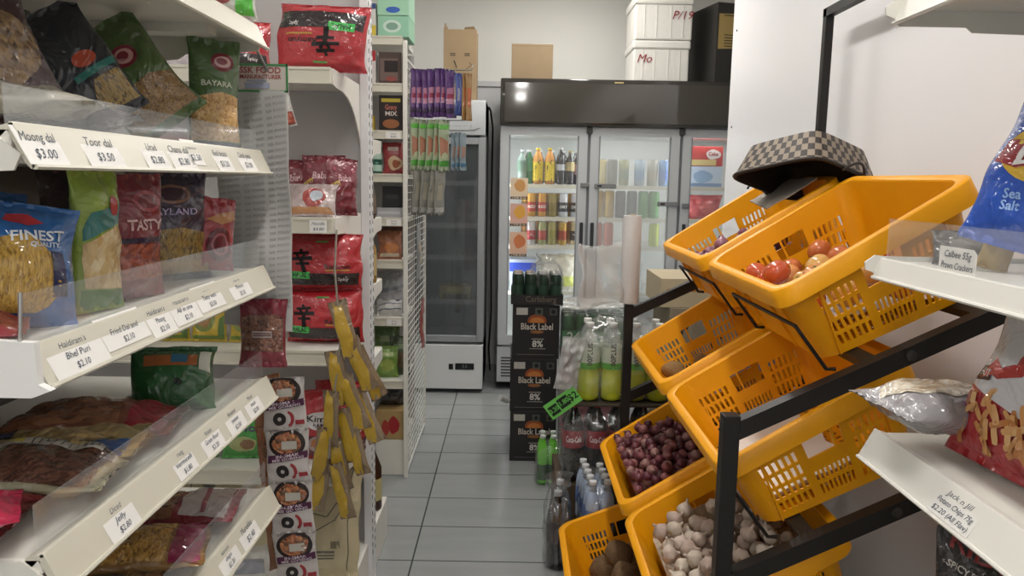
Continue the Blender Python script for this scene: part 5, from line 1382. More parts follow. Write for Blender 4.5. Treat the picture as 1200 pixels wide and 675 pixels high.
carton('dark_box', 'plain black box on the fifth shelf of the far unit', 'box', -.630, -.535, q+.02, q+.16, FZ[4]+.05, FZ[4]+.15, '2d2c2e', [('label', 'rect', (0, .5, .6, .2), '3d3c40')])
carton('plastic_tray', 'clear grey plastic tray under the black box', 'tray', -.655, -.535, q, q+.2, FZ[4]+.001, FZ[4]+.048, 'a3a3a5', [('label', 'rect', (0, .5, .9, .3), 'b8b8ba')])
for k, (c, lb) in enumerate((('8d5230', 'orange-brown snack bag, front on the sixth shelf of the far unit'), ('5d3a2c', 'dark brown snack bag behind the orange-brown one'))):
    b = Bag(.12, .14+.02*k, .05, seed=165+k, amp=.006); make_bag('snack_bag', lb, 'bag', b, c, [('picture', 'blob', (.05, .4, .6, .4, 2), ('b5703c', '8d6a4a')[k], .0012), ('label', 'rect', (0, .14, .8, .12), ('b9a890', '6b5a4a')[k], .0014)], **stand(-.60, q+.04+.10*k, FZ[5]+.001, 8, 12))
for k, (c, lb) in enumerate((('8f8f92', 'grey striped bag on the seventh shelf of the far unit'), ('a5a49f', 'pale bag lying at the front of the seventh shelf of the far unit'))):
    b = Bag(.13, (.21, .10)[k], .05, seed=170+k, amp=.008); make_bag('snack_bag', lb, 'bag', b, c, [('stripe', 'poly', [(-.46, .2), (.46, .3), (.46, .36), (-.46, .28)], '4d5560', .0012), ('print_band', 'poly', [(-.46, .5), (.46, .62), (.46, .70), (-.46, .6)], '6b6f78', .0012)], **stand(-.60, q+(.10, .03)[k], FZ[6]+.001, 8, (10, 40)[k]))
for k, (c, lb) in enumerate((('4d6b2c', 'green leafy-print bag at the back of the eighth shelf of the far unit'), ('6b8d34', 'bright green bag at the front of the eighth shelf of the far unit'), ('3a4a2a', 'dark green bag at the right of the eighth shelf of the far unit'))):
    b = Bag((.13, .12, .10)[k], (.24, .16, .20)[k], .05, seed=175+k, amp=.008); make_bag('snack_bag', lb, 'bag', b, c, [('picture', 'blob', (.05, .4, .6, .4, 2), ('6b7a4a', '8fa04a', '5c4a34')[k], .0012), ('label', 'rect', (0, .75, .6, .12), ('8d9a6a', 'a8b87a', '7a8a6a')[k], .0014)], **stand((-.63, -.62, -.56)[k], q+(.14, .05, .10)[k], FZ[7]+.001, 8, 6))
carton('fruit_box', 'tan box with a red leaf print on the base of the far unit', 'box', -.665, -.530, q, q+.2, .187, .335, 'a58a5c', [('leaf_print', 'blob', (.15, .5, .4, .6, 2), '9a2a2e'), ('leaf_print', 'blob', (-.15, .4, .3, .5, 5), 'a03a34')])
b = Bag(.13, .09, .08, seed=179, amp=.008); make_bag('dark_bag', 'crumpled dark bag lying on the tan box with the red print', 'bag', b, '2a2626', [('label', 'rect', (0, .5, .4, .2), '4a4444', .0012)], **stand(-.60, q+.10, .337, 8, 0))

# snacks hung on the hooks
def hang_row(label, group, n, x0, dx, y, ztop, w, h, c, feats, seed, th=30, tilt=0, name='hanging_snack'):
    b = Bag(w, h, .014, seed=seed, amp=.003, fat=.4, nx=8, nz=14, seal=(.08, .10))
    t = make_bag(name, label, 'snack pack', b, c, feats, (x0, y, ztop-h), (R(tilt), 0, R(th)), group)
    rnd = random.Random(seed)
    for i in range(1, n): dup(t, (x0+dx*i, y+.004*(i % 2), ztop-h+rnd.uniform(-.004, .004)), (R(tilt+rnd.uniform(-3, 3)), R(rnd.uniform(-3, 3)), R(th+rnd.uniform(-5, 5))))
hang_row('purple snack pack hanging in the top row of the wire panel', 'purple snack packs on the top hook', 7, -.475, .0285, 3.755, 1.995, .062, .225, '4c2a66', [('picture', 'poly', [(-.4, .30), (.4, .30), (.4, .66), (-.4, .62)], 'a06a84', .0012), ('picture', 'rect', (0, .46, .7, .1), '8d2f4a', .0018), ('foot_print', 'poly', [(-.46, .10), (.46, .10), (.46, .2), (-.46, .2)], '2a1838', .0014)], 181, 40)
hang_row('slim blue snack pack beside the purple packs', 'blue snack packs on the top hook', 2, -.275, .018, 3.755, 1.98, .04, .20, '3a4a86', [('picture', 'rect', (0, .5, .6, .3), '8d8aa0', .0012)], 182, 45)
hang_row('slim gold-brown snack pack at the outer end of the top hook', 'gold snack packs on the top hook', 2, -.240, .020, 3.755, 1.98, .04, .22, '8d6a3a', [('picture', 'rect', (0, .5, .6, .4), 'a5522c', .0012)], 183, 45)
hang_row('green and white snack pack hanging in the second row of the wire panel', 'green snack packs on the second hook', 5, -.475, .034, 3.755, 1.76, .066, .24, '93a083', [('picture', 'poly', [(-.4, .30), (.4, .26), (.4, .60), (-.4, .7)], '9c6a52', .0012), ('picture', 'ell', (0, .3, .6, .16), 'a5b08a', .0018), ('foot_print', 'poly', [(-.46, .1), (.46, .1), (.46, .22), (-.46, .2)], '3f8d2c', .0014), ('head_print', 'poly', [(-.46, .84), (.46, .84), (.46, .92), (-.46, .92)], '4fa034', .0014)], 184, 40)
hang_row('slim silver-blue snack pack at the outer end of the second hook', 'silver-blue snack packs on the second hook', 3, -.290, .022, 3.755, 1.70, .04, .18, '6f7f86', [('picture', 'rect', (0, .5, .6, .3), '8d6a5a', .0012), ('foot_print', 'rect', (0, .15, .8, .1), '2a5a78', .0014)], 185, 45)
hang_row('silver snack pack hanging in the third row of the wire panel', 'silver snack packs on the third hook', 4, -.470, .036, 3.755, 1.52, .066, .215, '77776f', [('picture', 'rect', (0, .55, .5, .4), '8d8a7a', .0012), ('foot_print', 'rect', (0, .12, .8, .12), 'a8a8a4', .0014)], 186, 40, 4)
for i, (y, z, h, c, lb) in enumerate(((4.00, 1.30, .16, 'a58a3c', 'small yellow card pack hung on the wire grid'), (3.95, .95, .30, '8d8f90', 'long grey pack hung low on the wire grid'), (4.18, .55, .28, '9a4a44', 'reddish pack hung low inside the wire grid'))):
    b = Bag(.06, h, .02, seed=190+i, nx=8, nz=12); make_bag('hanging_snack', lb, 'snack pack', b, c, [('picture', 'rect', (0, .5, .6, .4), 'b0a490', .0012)], (-.488, y, z), (0, 0, R(80)))
# ------------------------------------------------------------------ tall chillers against the back wall
FRM = mat('fridge_frame', 'b9bcbe', .35, spec=.5)
FRD = mat('fridge_body', 'a9acaf', .45)
DGL = glassy('door_glass', 'dfe8ea', .03, .03)
DGF = glassy('door_glass_misted', 'e2e6e4', .28, .12)
INW = mat('liner_white', 'e6e8e6', .4)
LED = mat('led_glow', 'f4fbff', emit=11)
PH = mat('handle_dark', '33363a', .35)
STL = mat('latch_steel', '8f9294', .3, metal=.8)
fr = empty('drinks_fridge', 'wide three-door drinks fridge with a black canopy, at the back of the aisle', 'fridge', (.85, 5.65, 0))
FOo = (.85, 5.65, 0)
def fput(name, bm, m, parent=None, **k):
    o = obj(name, bm, m, parent or fr, **k)
    if parent is None: o.matrix_parent_inverse = Matrix.Translation(-Vector(FOo))
    return o
X0, X1 = -.10, 1.755
bm = BM()
box(bm, X0, X0+.03, 5.345, 5.99, .05, 2.14); box(bm, X1-.03, X1, 5.345, 5.99, .05, 2.14); box(bm, X0, X1, 5.96, 5.99, .05, 2.14); box(bm, X0, X1, 5.345, 5.99, 1.80, 2.14); box(bm, X0, X1, 5.345, 5.99, .05, .36)
fput('cabinet', bm, FRD)
bm = BM(); box(bm, X0+.03, X1-.03, 5.95, 5.96, .36, 1.80); box(bm, X0+.03, X0+.034, 5.36, 5.95, .36, 1.80); box(bm, X1-.034, X1-.03, 5.36, 5.95, .36, 1.80); box(bm, X0+.03, X1-.03, 5.36, 5.95, .36, .364); box(bm, X0+.03, X1-.03, 5.36, 5.95, 1.79, 1.80)
fput('liner', bm, INW)
bm = BM(); box(bm, X0, X1, 5.26, 5.345, 1.845, 2.155, bev=.012); cp_ = fput('canopy', bm, mat('canopy_black', '35322e', .06, spec=.6, coat=.5), smooth=40)
bm = BM(); box(bm, X0+.03, X1-.03, 5.256, 5.262, 1.868, 2.125); obj('canopy_front', bm, mat('canopy_glass', '3d3932', .05, spec=.6, coat=.6), cp_).matrix_parent_inverse = Matrix.Translation(-Vector(FOo))
for o in cp_.children: o.matrix_parent_inverse = Matrix.Identity(4)
bm = BM(); box(bm, .66, .72, 5.252, 5.257, 2.128, 2.138); obj('sticker', bm, mat('gold_sticker', 'b5a070', .5), cp_)
bm = BM(); box(bm, X0, X1, 5.31, 5.345, .06, .315, bev=.004)
for k in range(7): box(bm, X0+.03, X0+.115, 5.307, 5.311, .10+k*.022, .108+k*.022, 1)
fput('base_panel', bm, [FRM, mat('slot_dark', '2c2b2a', .7)])
DX = [(-.096, .497), (.517, 1.124), (1.144, 1.75)]
for k, (a, c) in enumerate(DX):
    bm = BM(); w_ = .058; z0, z1 = .33, 1.842
    for q in ((a, a+w_, z0, z1), (c-w_, c, z0, z1), (a+w_, c-w_, z0, z0+.07), (a+w_, c-w_, z1-w_, z1)): box(bm, q[0], q[1], 5.30, 5.34, q[2], q[3])
    d_ = fput('door', bm, FRM)
    bm = BM(); box(bm, a+w_-.004, c-w_+.004, 5.318, 5.324, z0+.066, z1-w_+.004); obj('door_glass', bm, (DGL, DGF, DGL)[k], d_)
    for (gx0, gx1) in ((a+w_-.001, a+w_+.010), (c-w_-.010, c-w_+.001)):
        bm = BM(); box(bm, gx0, gx1, 5.314, 5.336, z0+.07, z1-w_); obj('glass_gasket', bm, mat('gasket', '8d9092', .5), d_)
    hx = (c-.028, a+.026, a+.03)[k]
    bm = BM(); box(bm, hx-.012, hx+.012, 5.285, 5.30, 1.02, 1.20, bev=.004); obj('handle', bm, PH, d_)
for a in (.507, 1.134):
    bm = BM(); box(bm, a-.011, a+.011, 5.32, 5.35, .33, 1.845); fput('mullion', bm, mat('mullion_grey', '7d8184', .5))
    bm = BM(); box(bm, a-.02, a+.02, 5.285, 5.30, 1.80, 1.84, bev=.003); fput('hinge', bm, mat('hinge_dark', '3a3a38', .5))
for (x0, x1, z) in ((.455, .515, 1.455), (.55, .70, 1.45), (.985, 1.13, 1.335), (1.155, 1.20, 1.325)):
    bm = BM(); box(bm, x0, x1, 5.286, 5.299, z-.016, z+.016, bev=.004)
    if x1-x0 > .1: box(bm, x0+.02, x0+.05, 5.284, 5.287, z-.006, z+.006, 1)
    fput('latch_plate', bm, [STL, mat('slot_dark', '2c2b2a', .7)])
SHZ = [1.452, 1.225, 1.026, .70]
for k, (a, c) in enumerate(DX):
    for z in SHZ:
        bm = BM()
        box(bm, a+.05, c-.05, 5.405, 5.415, z-.024, z+.002)
        for q in range(16): bar(bm, (a+.06+(c-a-.12)*q/15, 5.41, z-.004), (a+.06+(c-a-.12)*q/15, 5.94, z-.004), .004, .004)
        box(bm, a+.05, c-.05, 5.93, 5.94, z-.008, z)
        fput('wire_shelf', bm, mat('shelf_cream', 'cfcab8', .45))
for x, y in ((-.055, 5.37), (.507, 5.40), (1.134, 5.40)):
    bm = BM(); tube(bm, [(x, y, .42), (x, y, 1.76)], .010, 8); fput('light_tube', bm, LED)
area(.2, 5.45, 1.785, .45, .05, 1.0, col=(.95, 1, 1)); area(.82, 5.45, 1.785, .45, .05, 1.6, col=(.95, 1, 1)); area(1.45, 5.45, 1.785, .45, .05, 1.2, col=(.95, 1, 1))

def cyl_text(bm, s, c, r, z, size, mi=0, fit=None, a0=-PI/2, vert=False, bold=True):
    def f(x, y):
        if vert: x, y = -y, x
        a = a0+x/r
        return (c[0]+r*math.cos(a), c[1]+r*math.sin(a), z+y)
    text_into(bm, s, f, size, mi, bold, fit=fit)
def can(label, loc, c1, c2, group, word=None, h=.165, r=.033, ink_='e8e4da'):
    t = empty('drink_can', label, 'can', loc, (0, 0, 0), group)
    bm = BM(); lathe(bm, [(0, 0), (r*.8, 0), (r, .006), (r, h-.016), (r*.82, h-.004), (r*.82, h), (r*.78, h-.003), (0, h-.003)], 18); fixn(bm)
    obj('can_body', bm, mat('can_'+c1, c1, .28, metal=.45, spec=.5), t, 50)
    bm = BM(); lathe(bm, [(r+.0004, h*.22), (r+.0004, h*.62)], 18); obj('can_print', bm, mat('can_'+c2, c2, .3, metal=.3), t, 60)
    bm = BM(); lathe(bm, [(0, h+.0005), (r*.78, h+.0005), (r*.83, h+.001), (r*.83, h-.002)], 14); obj('can_lid', bm, mat('can_lid', 'bfc1c2', .25, metal=.9), t)
    if word:
        bm = BM(); cyl_text(bm, word, (0, 0), r+.0010, h*.42, .020, 0, fit=.06); obj('lettering', bm, ink(ink_), t)
    return t
CLRB = glassy('bottle_clear', 'dfe6e6', .22, .06)
def bottle(label, loc, r, h, c, cap, lab, group=None, lz=(.38, .68), word=None, top=None, name='drink_bottle', rot=(0, 0, 0), n=16, wc='f2efe8', fill=None, vert=False, cat='bottle', neck=.34):
    t = empty(name, label, cat, loc, rot, group)
    zs = h*.62
    prof = [(0, .004), (r*.7, 0), (r*.96, h*.03), (r, h*.07), (r, h*.30), (r*.965, h*.34), (r*.965, h*.40), (r, h*.44), (r, zs), (r*.86, h*.74), (r*.55, h*.84), (r*neck, h*.91), (r*neck, h*.955)]
    m = mat('liquid_'+c, c, .12, spec=.6, coat=.5)
    if fill:
        prof = [(p[0], p[1], 0 if p[1] < h*fill else 1) for p in prof]
    bm = BM(); lathe(bm, prof, n); fixn(bm)
    obj('bottle_body', bm, [m, CLRB] if fill else m, t, 60)
    cr = r*neck+.003
    bm = BM(); lathe(bm, [(0, h), (cr*.96, h), (cr, h-.002), (cr, h*.945), (cr*.9, h*.94)], 14); fixn(bm); obj('cap', bm, mat('cap_'+cap, cap, .4), t, 50)
    if lab:
        bm = BM(); lathe(bm, [(r+.0008, h*lz[0]), (r+.0008, h*lz[1])], n*2); obj('bottle_label', bm, mat('lab_'+lab, lab, .4), t, 60)
    if top:
        bm = BM(); lathe(bm, [(r*1.0+.001, zs), (r*.86+.001, h*.74), (r*.55+.001, h*.84), (r*neck+.001, h*.91)], n); obj('sleeve', bm, mat('lab_'+top, top, .35), t, 60)
    if word:
        bm = BM(); cyl_text(bm, word, (0, 0), r+.0016, h*(lz[0]+lz[1])/2, h*(lz[1]-lz[0])*(.35 if not vert else .3), 0, fit=(r*1.5 if not vert else None), vert=vert); obj('lettering', bm, ink(wc), t)
    return t
yr = 5.455
# first door, top shelf
S1z = SHZ[0]+.003
bottle('white-capped milky bottle, leftmost on the top shelf behind the first fridge door', (.055, yr, S1z), .034, .235, '8fa096', 'c4cac6', '6f8a78', word=None)
bottle('green bottle with a white cap, second on the top shelf behind the first fridge door', (.108, yr+.02, S1z), .032, .235, '2f6a3c', 'd8dcd8', '4a8a5c')
for i, x in enumerate((.168, .250)):
    bottle(('left', 'right')[i]+' one of the two yellow-capped orange bottles in the fridge', (x, yr, S1z), .036, .250, 'b5741f', 'e2c420', 'd8bc22', 'yellow drink bottles in the fridge', (.10, .62), 'LIVITA', vert=True, wc='3a2c14', top='c98a3a')
bottle('dark cola bottle with a white band on the top fridge shelf', (.327, yr, S1z), .033, .255, '1d1614', 'c5c5c5', 'b9babb', lz=(.38, .55))
bottle('dark bottle with a gold label, right of the cola bottle in the fridge', (.392, yr, S1z), .032, .235, '2a211a', 'b09a5a', 'a8976a', lz=(.40, .66))
bottle('dark bottle with a pinkish label at the right end of the top fridge shelf', (.450, yr+.02, S1z), .032, .235, '2c1c1a', 'b59a62', 'b08a84', lz=(.30, .60))
S2z = SHZ[1]+.003
for i, (x, c1, c2, lb, wd) in enumerate(((.128, 'c9973a', 'b03a2a', 'gold and red can, leftmost on the second fridge shelf', 'RED'), (.203, 'c48f3c', 'b03a2a', 'gold and red can, second on the second fridge shelf', 'RED'), (.275, '8d7c3f', '7d6c34', 'dull gold can in the middle of the second fridge shelf', None), (.352, 'b9bcc0', '26262a', 'silver and black can with a red foot on the second fridge shelf', 'DRY'), (.435, 'b4b8bc', '2a2a2e', 'silver and black can, rightmost on the second fridge shelf', 'DRY'))):
    can(lb, (x, yr, S2z), c1, c2, None, wd)
S3z = SHZ[2]+.003
for i, (x, c1, c2, lb, wd) in enumerate(((.128, 'c9c4c2', 'a83a3c', 'white and red can, leftmost on the third fridge shelf', 'A'), (.208, '9fa070', 'a8443a', 'gold-green can, second on the third fridge shelf', None), (.275, 'a39a5e', '8d8a4a', 'pale gold can, third on the third fridge shelf', None), (.350, 'b08c3f', '8d3a2c', 'gold can, fourth on the third fridge shelf', None), (.440, 'c0b08a', '2a2826', 'white and black can, rightmost on the third fridge shelf', 'X'))):
    can(lb, (x, yr, S3z), c1, c2, None, wd)
# second row of the same stock behind
for z, g, c in ((S1z, 'dark bottles in the second row of the top fridge shelf', '2a2420'),):
    for k in range(5): bottle('dark drink bottle in the second row on the top fridge shelf', (.10+.085*k, yr+.10, z), .032, .235, c, 'b0b0ac', '5d5648', g, n=12)
for z, g, c1 in ((S2z, 'cans in the second row of the second fridge shelf', 'b08a3c'), (S3z, 'cans in the second row of the third fridge shelf', 'a8763c')):
    for k in range(5): can('gold can in the back row of the %s fridge shelf' % ('second' if z == S2z else 'third'), (.09+.082*k, yr+.09, z), c1, '7d5a30', g)
# price stickers inside the glass
for k, (z0, z1, c, c2) in enumerate(((1.350, 1.495, 'ddc6a8', 'c9955c'), (1.165, 1.320, 'd3a798', 'd8a24a'), (.955, 1.125, 'd9b298', 'c97a50'))):
    t = empty('price_poster', ('upper', 'middle', 'lower')[k]+' orange price poster stuck inside the first fridge door', 'poster', (.0, 5.30, 0))
    y = 5.3165
    bm = BM(); box(bm, -.022, .098, y-.001, y, z0+.02, z1); o = obj('poster_paper', bm, mat('poster_'+c, c, .6), t); o.matrix_parent_inverse = Matrix.Translation((0, -5.30, 0))
    bm = BM(); bm.faces.new([bm.verts.new((px, y-.0016, pz)) for px, pz in ngon2d('blob', .045, (z0+z1)/2+.02, .08, (z1-z0)*.55, k)]); o = obj('poster_picture', bm, ink(c2), t); o.matrix_parent_inverse = Matrix.Translation((0, -5.30, 0))
    bm = BM(); box(bm, -.022, .095, y-.0012, y, z0, z0+.018); text_into(bm, '2 FOR $5.50', lambda p, q: (.036+p, y-.0018, z0+.009+q), .013, 1, True, fit=.1)
    o = obj('price_line', bm, [ink('4a3630'), ink('e0c9b0')], t); o.matrix_parent_inverse = Matrix.Translation((0, -5.30, 0))
# behind the second and third doors
for i, (x, c1, c2, lb) in enumerate(((.615, 'b5a05a', 'c0b070', 'pale gold can, left on the top shelf behind the misted door'), (.69, '4a4a44', '5c5a50', 'dark can beside the pale gold one behind the misted door'), (.77, '8d8a5a', '6b7a5a', 'olive can on the top shelf behind the misted door'), (.88, '8fa4b4', '6a8ab0', 'grey-blue can on the top shelf behind the misted door'), (.97, 'a8a090', '9a8a74', 'beige can on the top shelf behind the misted door'), (1.05, '5a86b8', '2f62b0', 'blue and white can, rightmost behind the misted door'))): can(lb, (x, yr, S1z), c1, c2, None, h=.18, r=.036)
for i, (x, c1, lb) in enumerate(((.60, 'b08c34', 'gold can, leftmost on the second shelf behind the misted door'), (.675, 'b5923c', 'gold can, second on the second shelf behind the misted door'), (.755, '3f4250', 'dark blue-grey can on the second shelf behind the misted door'), (.835, '444a58', 'second dark blue-grey can behind the misted door'), (.915, '3f8a3c', 'green can, left of the pair on the second shelf behind the misted door'), (.99, '469040', 'green can, right of the pair behind the misted door'))): can(lb, (x, yr, S2z), c1, c1, None, h=.19, r=.037)
for i, (x, c1, lb) in enumerate(((.60, 'b0483a', 'red can, left on the third shelf behind the misted door'), (.675, 'b5503c', 'red can, right of the pair on the third shelf behind the misted door'), (1.0, 'a8b83a', 'yellow-green can on the third shelf behind the misted door'))): can(lb, (x, yr, S3z), c1, c1, None, h=.165, r=.036)
carton('cake_box', 'red and white cake box, on top of the blue box behind the third fridge door', 'box', 1.235, 1.46, yr, yr+.25, S1z+.145, S1z+.28, 'b8423e', [('label', 'blob', (.2, .6, .45, .5, 2), 'd8d0cc'), ('foot_band', 'rect', (-.1, .18, .8, .3), 'cdb87a'), ('lettering', 'text', ('Cake', .2, .62, .2, {'fit': .3}), 'a8302c')])
carton('cake_box', 'pale blue box under the red and white one behind the third fridge door', 'box', 1.235, 1.46, yr, yr+.25, S1z, S1z+.143, 'b9c6d4', [('picture', 'blob', (-.1, .5, .6, .6, 2), '8aa4c0'), ('foot_band', 'rect', (0, .1, 1, .16), '7a90b0')])
b = Bag(.26, .17, .1, seed=201, amp=.012, seal=(.03, .05)); make_bag('frozen_bag', 'crumpled red plastic bag behind the third fridge door', 'bag', b, 'b8383a', [('painted_highlight', 'blob', (.1, .5, .5, .5, 3), 'c9605a', .0015)], **stand(1.35, yr+.04, S2z, 0, 0))  # the lighter red blob is a highlight painted onto the bag
b = Bag(.30, .20, .12, seed=202, amp=.014); make_bag('ice_bag', 'frosty white bag low behind the misted fridge door', 'bag', b, 'c9d0cf', [('print_band', 'rect', (.1, .6, .4, .2), 'a9b8b4', .0015)], **stand(.80, yr+.05, SHZ[3]+.003, 0, 0))
b = Bag(.30, .26, .1, seed=203, amp=.012); make_bag('snack_bag', 'pale bag with a yellow-green label low behind the first fridge door', 'bag', b, 'c4bda8', [('label', 'rect', (.15, .25, .5, .3), 'b8bc5a', .0014)], **stand(.34, yr+.04, SHZ[3]+.003, 0, 0))
carton('blue_carton', 'white and blue carton low behind the first fridge door', 'carton', -.02, .17, yr, yr+.2, SHZ[3]+.003, SHZ[3]+.22, 'b9c2d4', [('band', 'rect', (0, .75, 1, .3), '3a52c0')])
carton('white_carton', 'white carton with a dark front standing low behind the misted fridge door', 'carton', .83, 1.05, yr, yr+.2, .37, .66, 'b0aea8', [('dark_front', 'rect', (-.05, .6, .8, .6), '2d2822')])

# single-door chiller
ch = empty('chiller', 'tall single-door chiller with a silver frame and dark glass, left of the drinks fridge', 'fridge', (-.49, 5.5, 0))
def cput(name, bm, m, parent=None, **k):
    o = obj(name, bm, m, parent or ch, **k)
    if parent is None: o.matrix_parent_inverse = Matrix.Translation((.49, -5.5, 0))
    return o
A, B_ = -.79, -.195
bm = BM()
box(bm, A, A+.035, 5.26, 5.85, .03, 2.0); box(bm, B_-.035, B_, 5.26, 5.85, .03, 2.0); box(bm, A, B_, 5.82, 5.85, .03, 2.0); box(bm, A, B_, 5.26, 5.85, 1.78, 2.0); box(bm, A, B_, 5.26, 5.85, .03, .36)
cput('cabinet', bm, mat('chiller_body', 'b4b6b6', .4))
bm = BM(); prism(bm, [(5.26, 1.765), (5.215, 1.775), (5.205, 1.90), (5.225, 1.99), (5.26, 2.005), (5.4, 2.005), (5.4, 1.765)], lambda a, b: (A, a, b), lambda a, b: (B_, a, b)); fixn(bm)
hd = cput('header', bm, mat('chiller_header', 'b8bbbd', .3, spec=.5), smooth=40)
bm = BM(); text_into(bm, 'BAOSHA', lambda p, q: (-.44+p, 5.2105, 1.875+q), .04, 0, True, fit=.26); text_into(bm, 'refrigeration equipment', lambda p, q: (-.42+p, 5.2105, 1.835+q), .014, 0, fit=.22); obj('lettering', bm, ink('3f464d'), hd)
bm = BM(); tube(bm, [(-.42, 5.2105, 1.80), (-.27, 5.2105, 1.805), (-.235, 5.2105, 1.82)], .002, 4); obj('swoosh', bm, ink('5a6067'), hd)
bm = BM(); box(bm, A, B_, 5.205, 5.26, .03, .345, bev=.006); bp_ = cput('lower_panel', bm, mat('chiller_white', 'cfd1d0', .35))
bm = BM(); box(bm, -.385, -.255, 5.202, 5.206, .17, .215); box(bm, -.43, -.40, 5.202, 5.206, .17, .21); obj('control_display', bm, mat('display_black', '17191b', .2), bp_)
bm = BM(); text_into(bm, '3.5', lambda p, q: (-.32+p, 5.2012, .193+q), .022, 0, True); obj('display_digits', bm, mat('digits_dim', '6b7073', .5), bp_)
bm = BM(); w_ = .045; z0, z1 = .365, 1.755
for q in ((A, A+w_, z0, z1), (B_-w_, B_, z0, z1), (A+w_, B_-w_, z0, z0+w_), (A+w_, B_-w_, z1-w_, z1)): box(bm, q[0], q[1], 5.205, 5.255, q[2], q[3], bev=.004)
d_ = cput('door', bm, mat('chiller_frame', '9a9d9f', .35, metal=.3))
bm = BM(); box(bm, A+w_-.004, B_-w_+.004, 5.222, 5.228, z0+w_-.004, z1-w_+.004); obj('door_glass', bm, glassy('chiller_glass', '60666a', .35, .04), d_)
bm = BM(); box(bm, A+.035, B_-.035, 5.80, 5.82, .36, 1.78); box(bm, A+.035, A+.04, 5.27, 5.8, .36, 1.78); box(bm, B_-.04, B_-.035, 5.27, 5.8, .36, 1.78); cput('liner', bm, mat('chiller_liner', '8b9094', .5))
for z in (1.44, 1.15, .93, .62):
    bm = BM()
    for q in range(14): bar(bm, (A+.05+.50*q/13, 5.29, z), (A+.05+.50*q/13, 5.79, z), .004, .004)
    box(bm, A+.045, B_-.045, 5.285, 5.291, z-.004, z+.03); cput('wire_shelf', bm, mat('shelf_wire', 'a5a8aa', .4, metal=.4))
carton('egg_box', 'small yellow box lying on a lower shelf of the single-door chiller', 'box', -.51, -.29, 5.33, 5.5, .626, .74, '9a8f4a', [('label', 'rect', (0, .3, .8, .35), '5c5630'), ('band', 'rect', (0, .75, .5, .3), 'b5a95c')])
bm = BM(); tube(bm, [(-.186, 5.55, 1.985), (-.175, 5.6, 1.97), (-.16, 5.7, 1.85), (-.165, 5.75, 1.2), (-.155, 5.75, .5), (-.17, 5.75, .2), (-.16, 5.8, .02)], .007, 7)
tag(obj('power_cable', bm, mat('cable_black', '1f2022', .5), None, 60), 'black cable hanging in the gap between the chiller and the drinks fridge', 'cable')

# boxes on top
ZF, ZCH = 2.157, 2.007
BRN = card('9a8568')
t = carton('tall_carton', 'tall brown carton with a printed dashed face, standing on the single-door chiller', 'carton', -.485, -.265, 5.30, 5.52, ZCH, ZCH+.46, '9a8568', [('printed_eye', 'rect', (-.22, .66, .16, .012), '3a342c'), ('printed_eye', 'rect', (-.22, .635, .16, .012), '3a342c'), ('printed_brow', 'rect', (.22, .66, .16, .012), '3a342c'), ('printed_brow', 'rect', (.22, .635, .16, .012), '3a342c'), ('printed_curve', 'poly', [(-.2, .56), (-.16, .56), (-.08, .46), (-.1, .455)], '3a342c'), ('printed_arrow', 'poly', [(.2, .44), (.36, .50), (.30, .54), (.30, .525), (.34, .5), (.2, .45)], '3a342c'), ('printed_mark', 'rect', (.24, .12, .16, .1), '2f2a24')], m=BRN)
bm = BM()
for pts in ([(-.11, -.11, .46), (-.11, .11, .46), (-.10, .11, .50), (-.10, -.11, .50)], [(.0, .11, .46), (.11, .11, .46), (.08, .08, .515), (.02, .08, .51)]):
    a = [bm.verts.new(p) for p in pts]; c = [bm.verts.new((p[0]+.003, p[1]-.003, p[2])) for p in pts]
    bm.faces.new(a); bm.faces.new(c[::-1])
    for k in range(4): bm.faces.new((a[k], c[k], c[(k+1) % 4], a[(k+1) % 4]))
fixn(bm); obj('top_flap', bm, BRN, t)
carton('small_carton', 'small plain brown carton on the left end of the fridge canopy', 'carton', -.03, .25, 5.36, 5.62, ZF, ZF+.235, '8d7a60', [('seam', 'rect', (0, .94, 1, .008), '6b5c48')], m=card('8d7a60'))
def foam(label, x0, x1, y0, y1, z0, z1, word, wx, lid):
    t = empty('foam_box', label, 'box', ((x0+x1)/2, (y0+y1)/2, z0)); w, d, h = x1-x0, y1-y0, z1-z0
    FM = mat('foam_white', 'd6d4cd', .7, vary=.05, vscale=30, bump=.15, bscale=200)
    bm = BM(); box(bm, -w/2+.008, w/2-.008, -d/2+.008, d/2-.008, 0, h*.80, bev=.01)
    for k in (-.32, -.12, .12, .32): box(bm, k*w-.002, k*w+.002, -d/2+.005, -d/2+.009, .02, h*.78)
    obj('foam_body', bm, FM, t)
    bm = BM(); box(bm, -w/2, w/2, -d/2, d/2, h*.79, h, bev=.012); obj('foam_lid', bm, FM, t)
    bm = BM(); text_into(bm, word, lambda p, q: (wx*w+p, -d/2+.003, h*.55+q), .055, 0, shear=.3); obj('handwriting', bm, ink('8d2f35'), t)
foam('white foam box marked Mo, lower one of the two on the fridge', .785, 1.175, 5.34, 5.74, ZF, ZF+.27, 'Mo', -.30, 0)
foam('white foam box marked P/19, upper one of the two on the fridge', .785, 1.185, 5.33, 5.75, ZF+.271, ZF+.56, 'P/19', .30, 0)
carton('blue_yellow_carton', 'dark blue carton with a pale yellow printed panel on the fridge, beside the foam boxes', 'carton', 1.285, 1.62, 5.36, 5.76, ZF, ZF+.52, '3a3836', [('yellow_panel', 'poly', [(-.46, .42), (.46, .46), (.46, .88), (-.46, .86)], 'b39a62')]+[('print_line', 'rect', (.0, .60-.035*i, .66, .012), '4a4032') for i in range(5)]+[('print_line', 'rect', (.0, .84, .7, .012), '4a4032')], rotz=14)

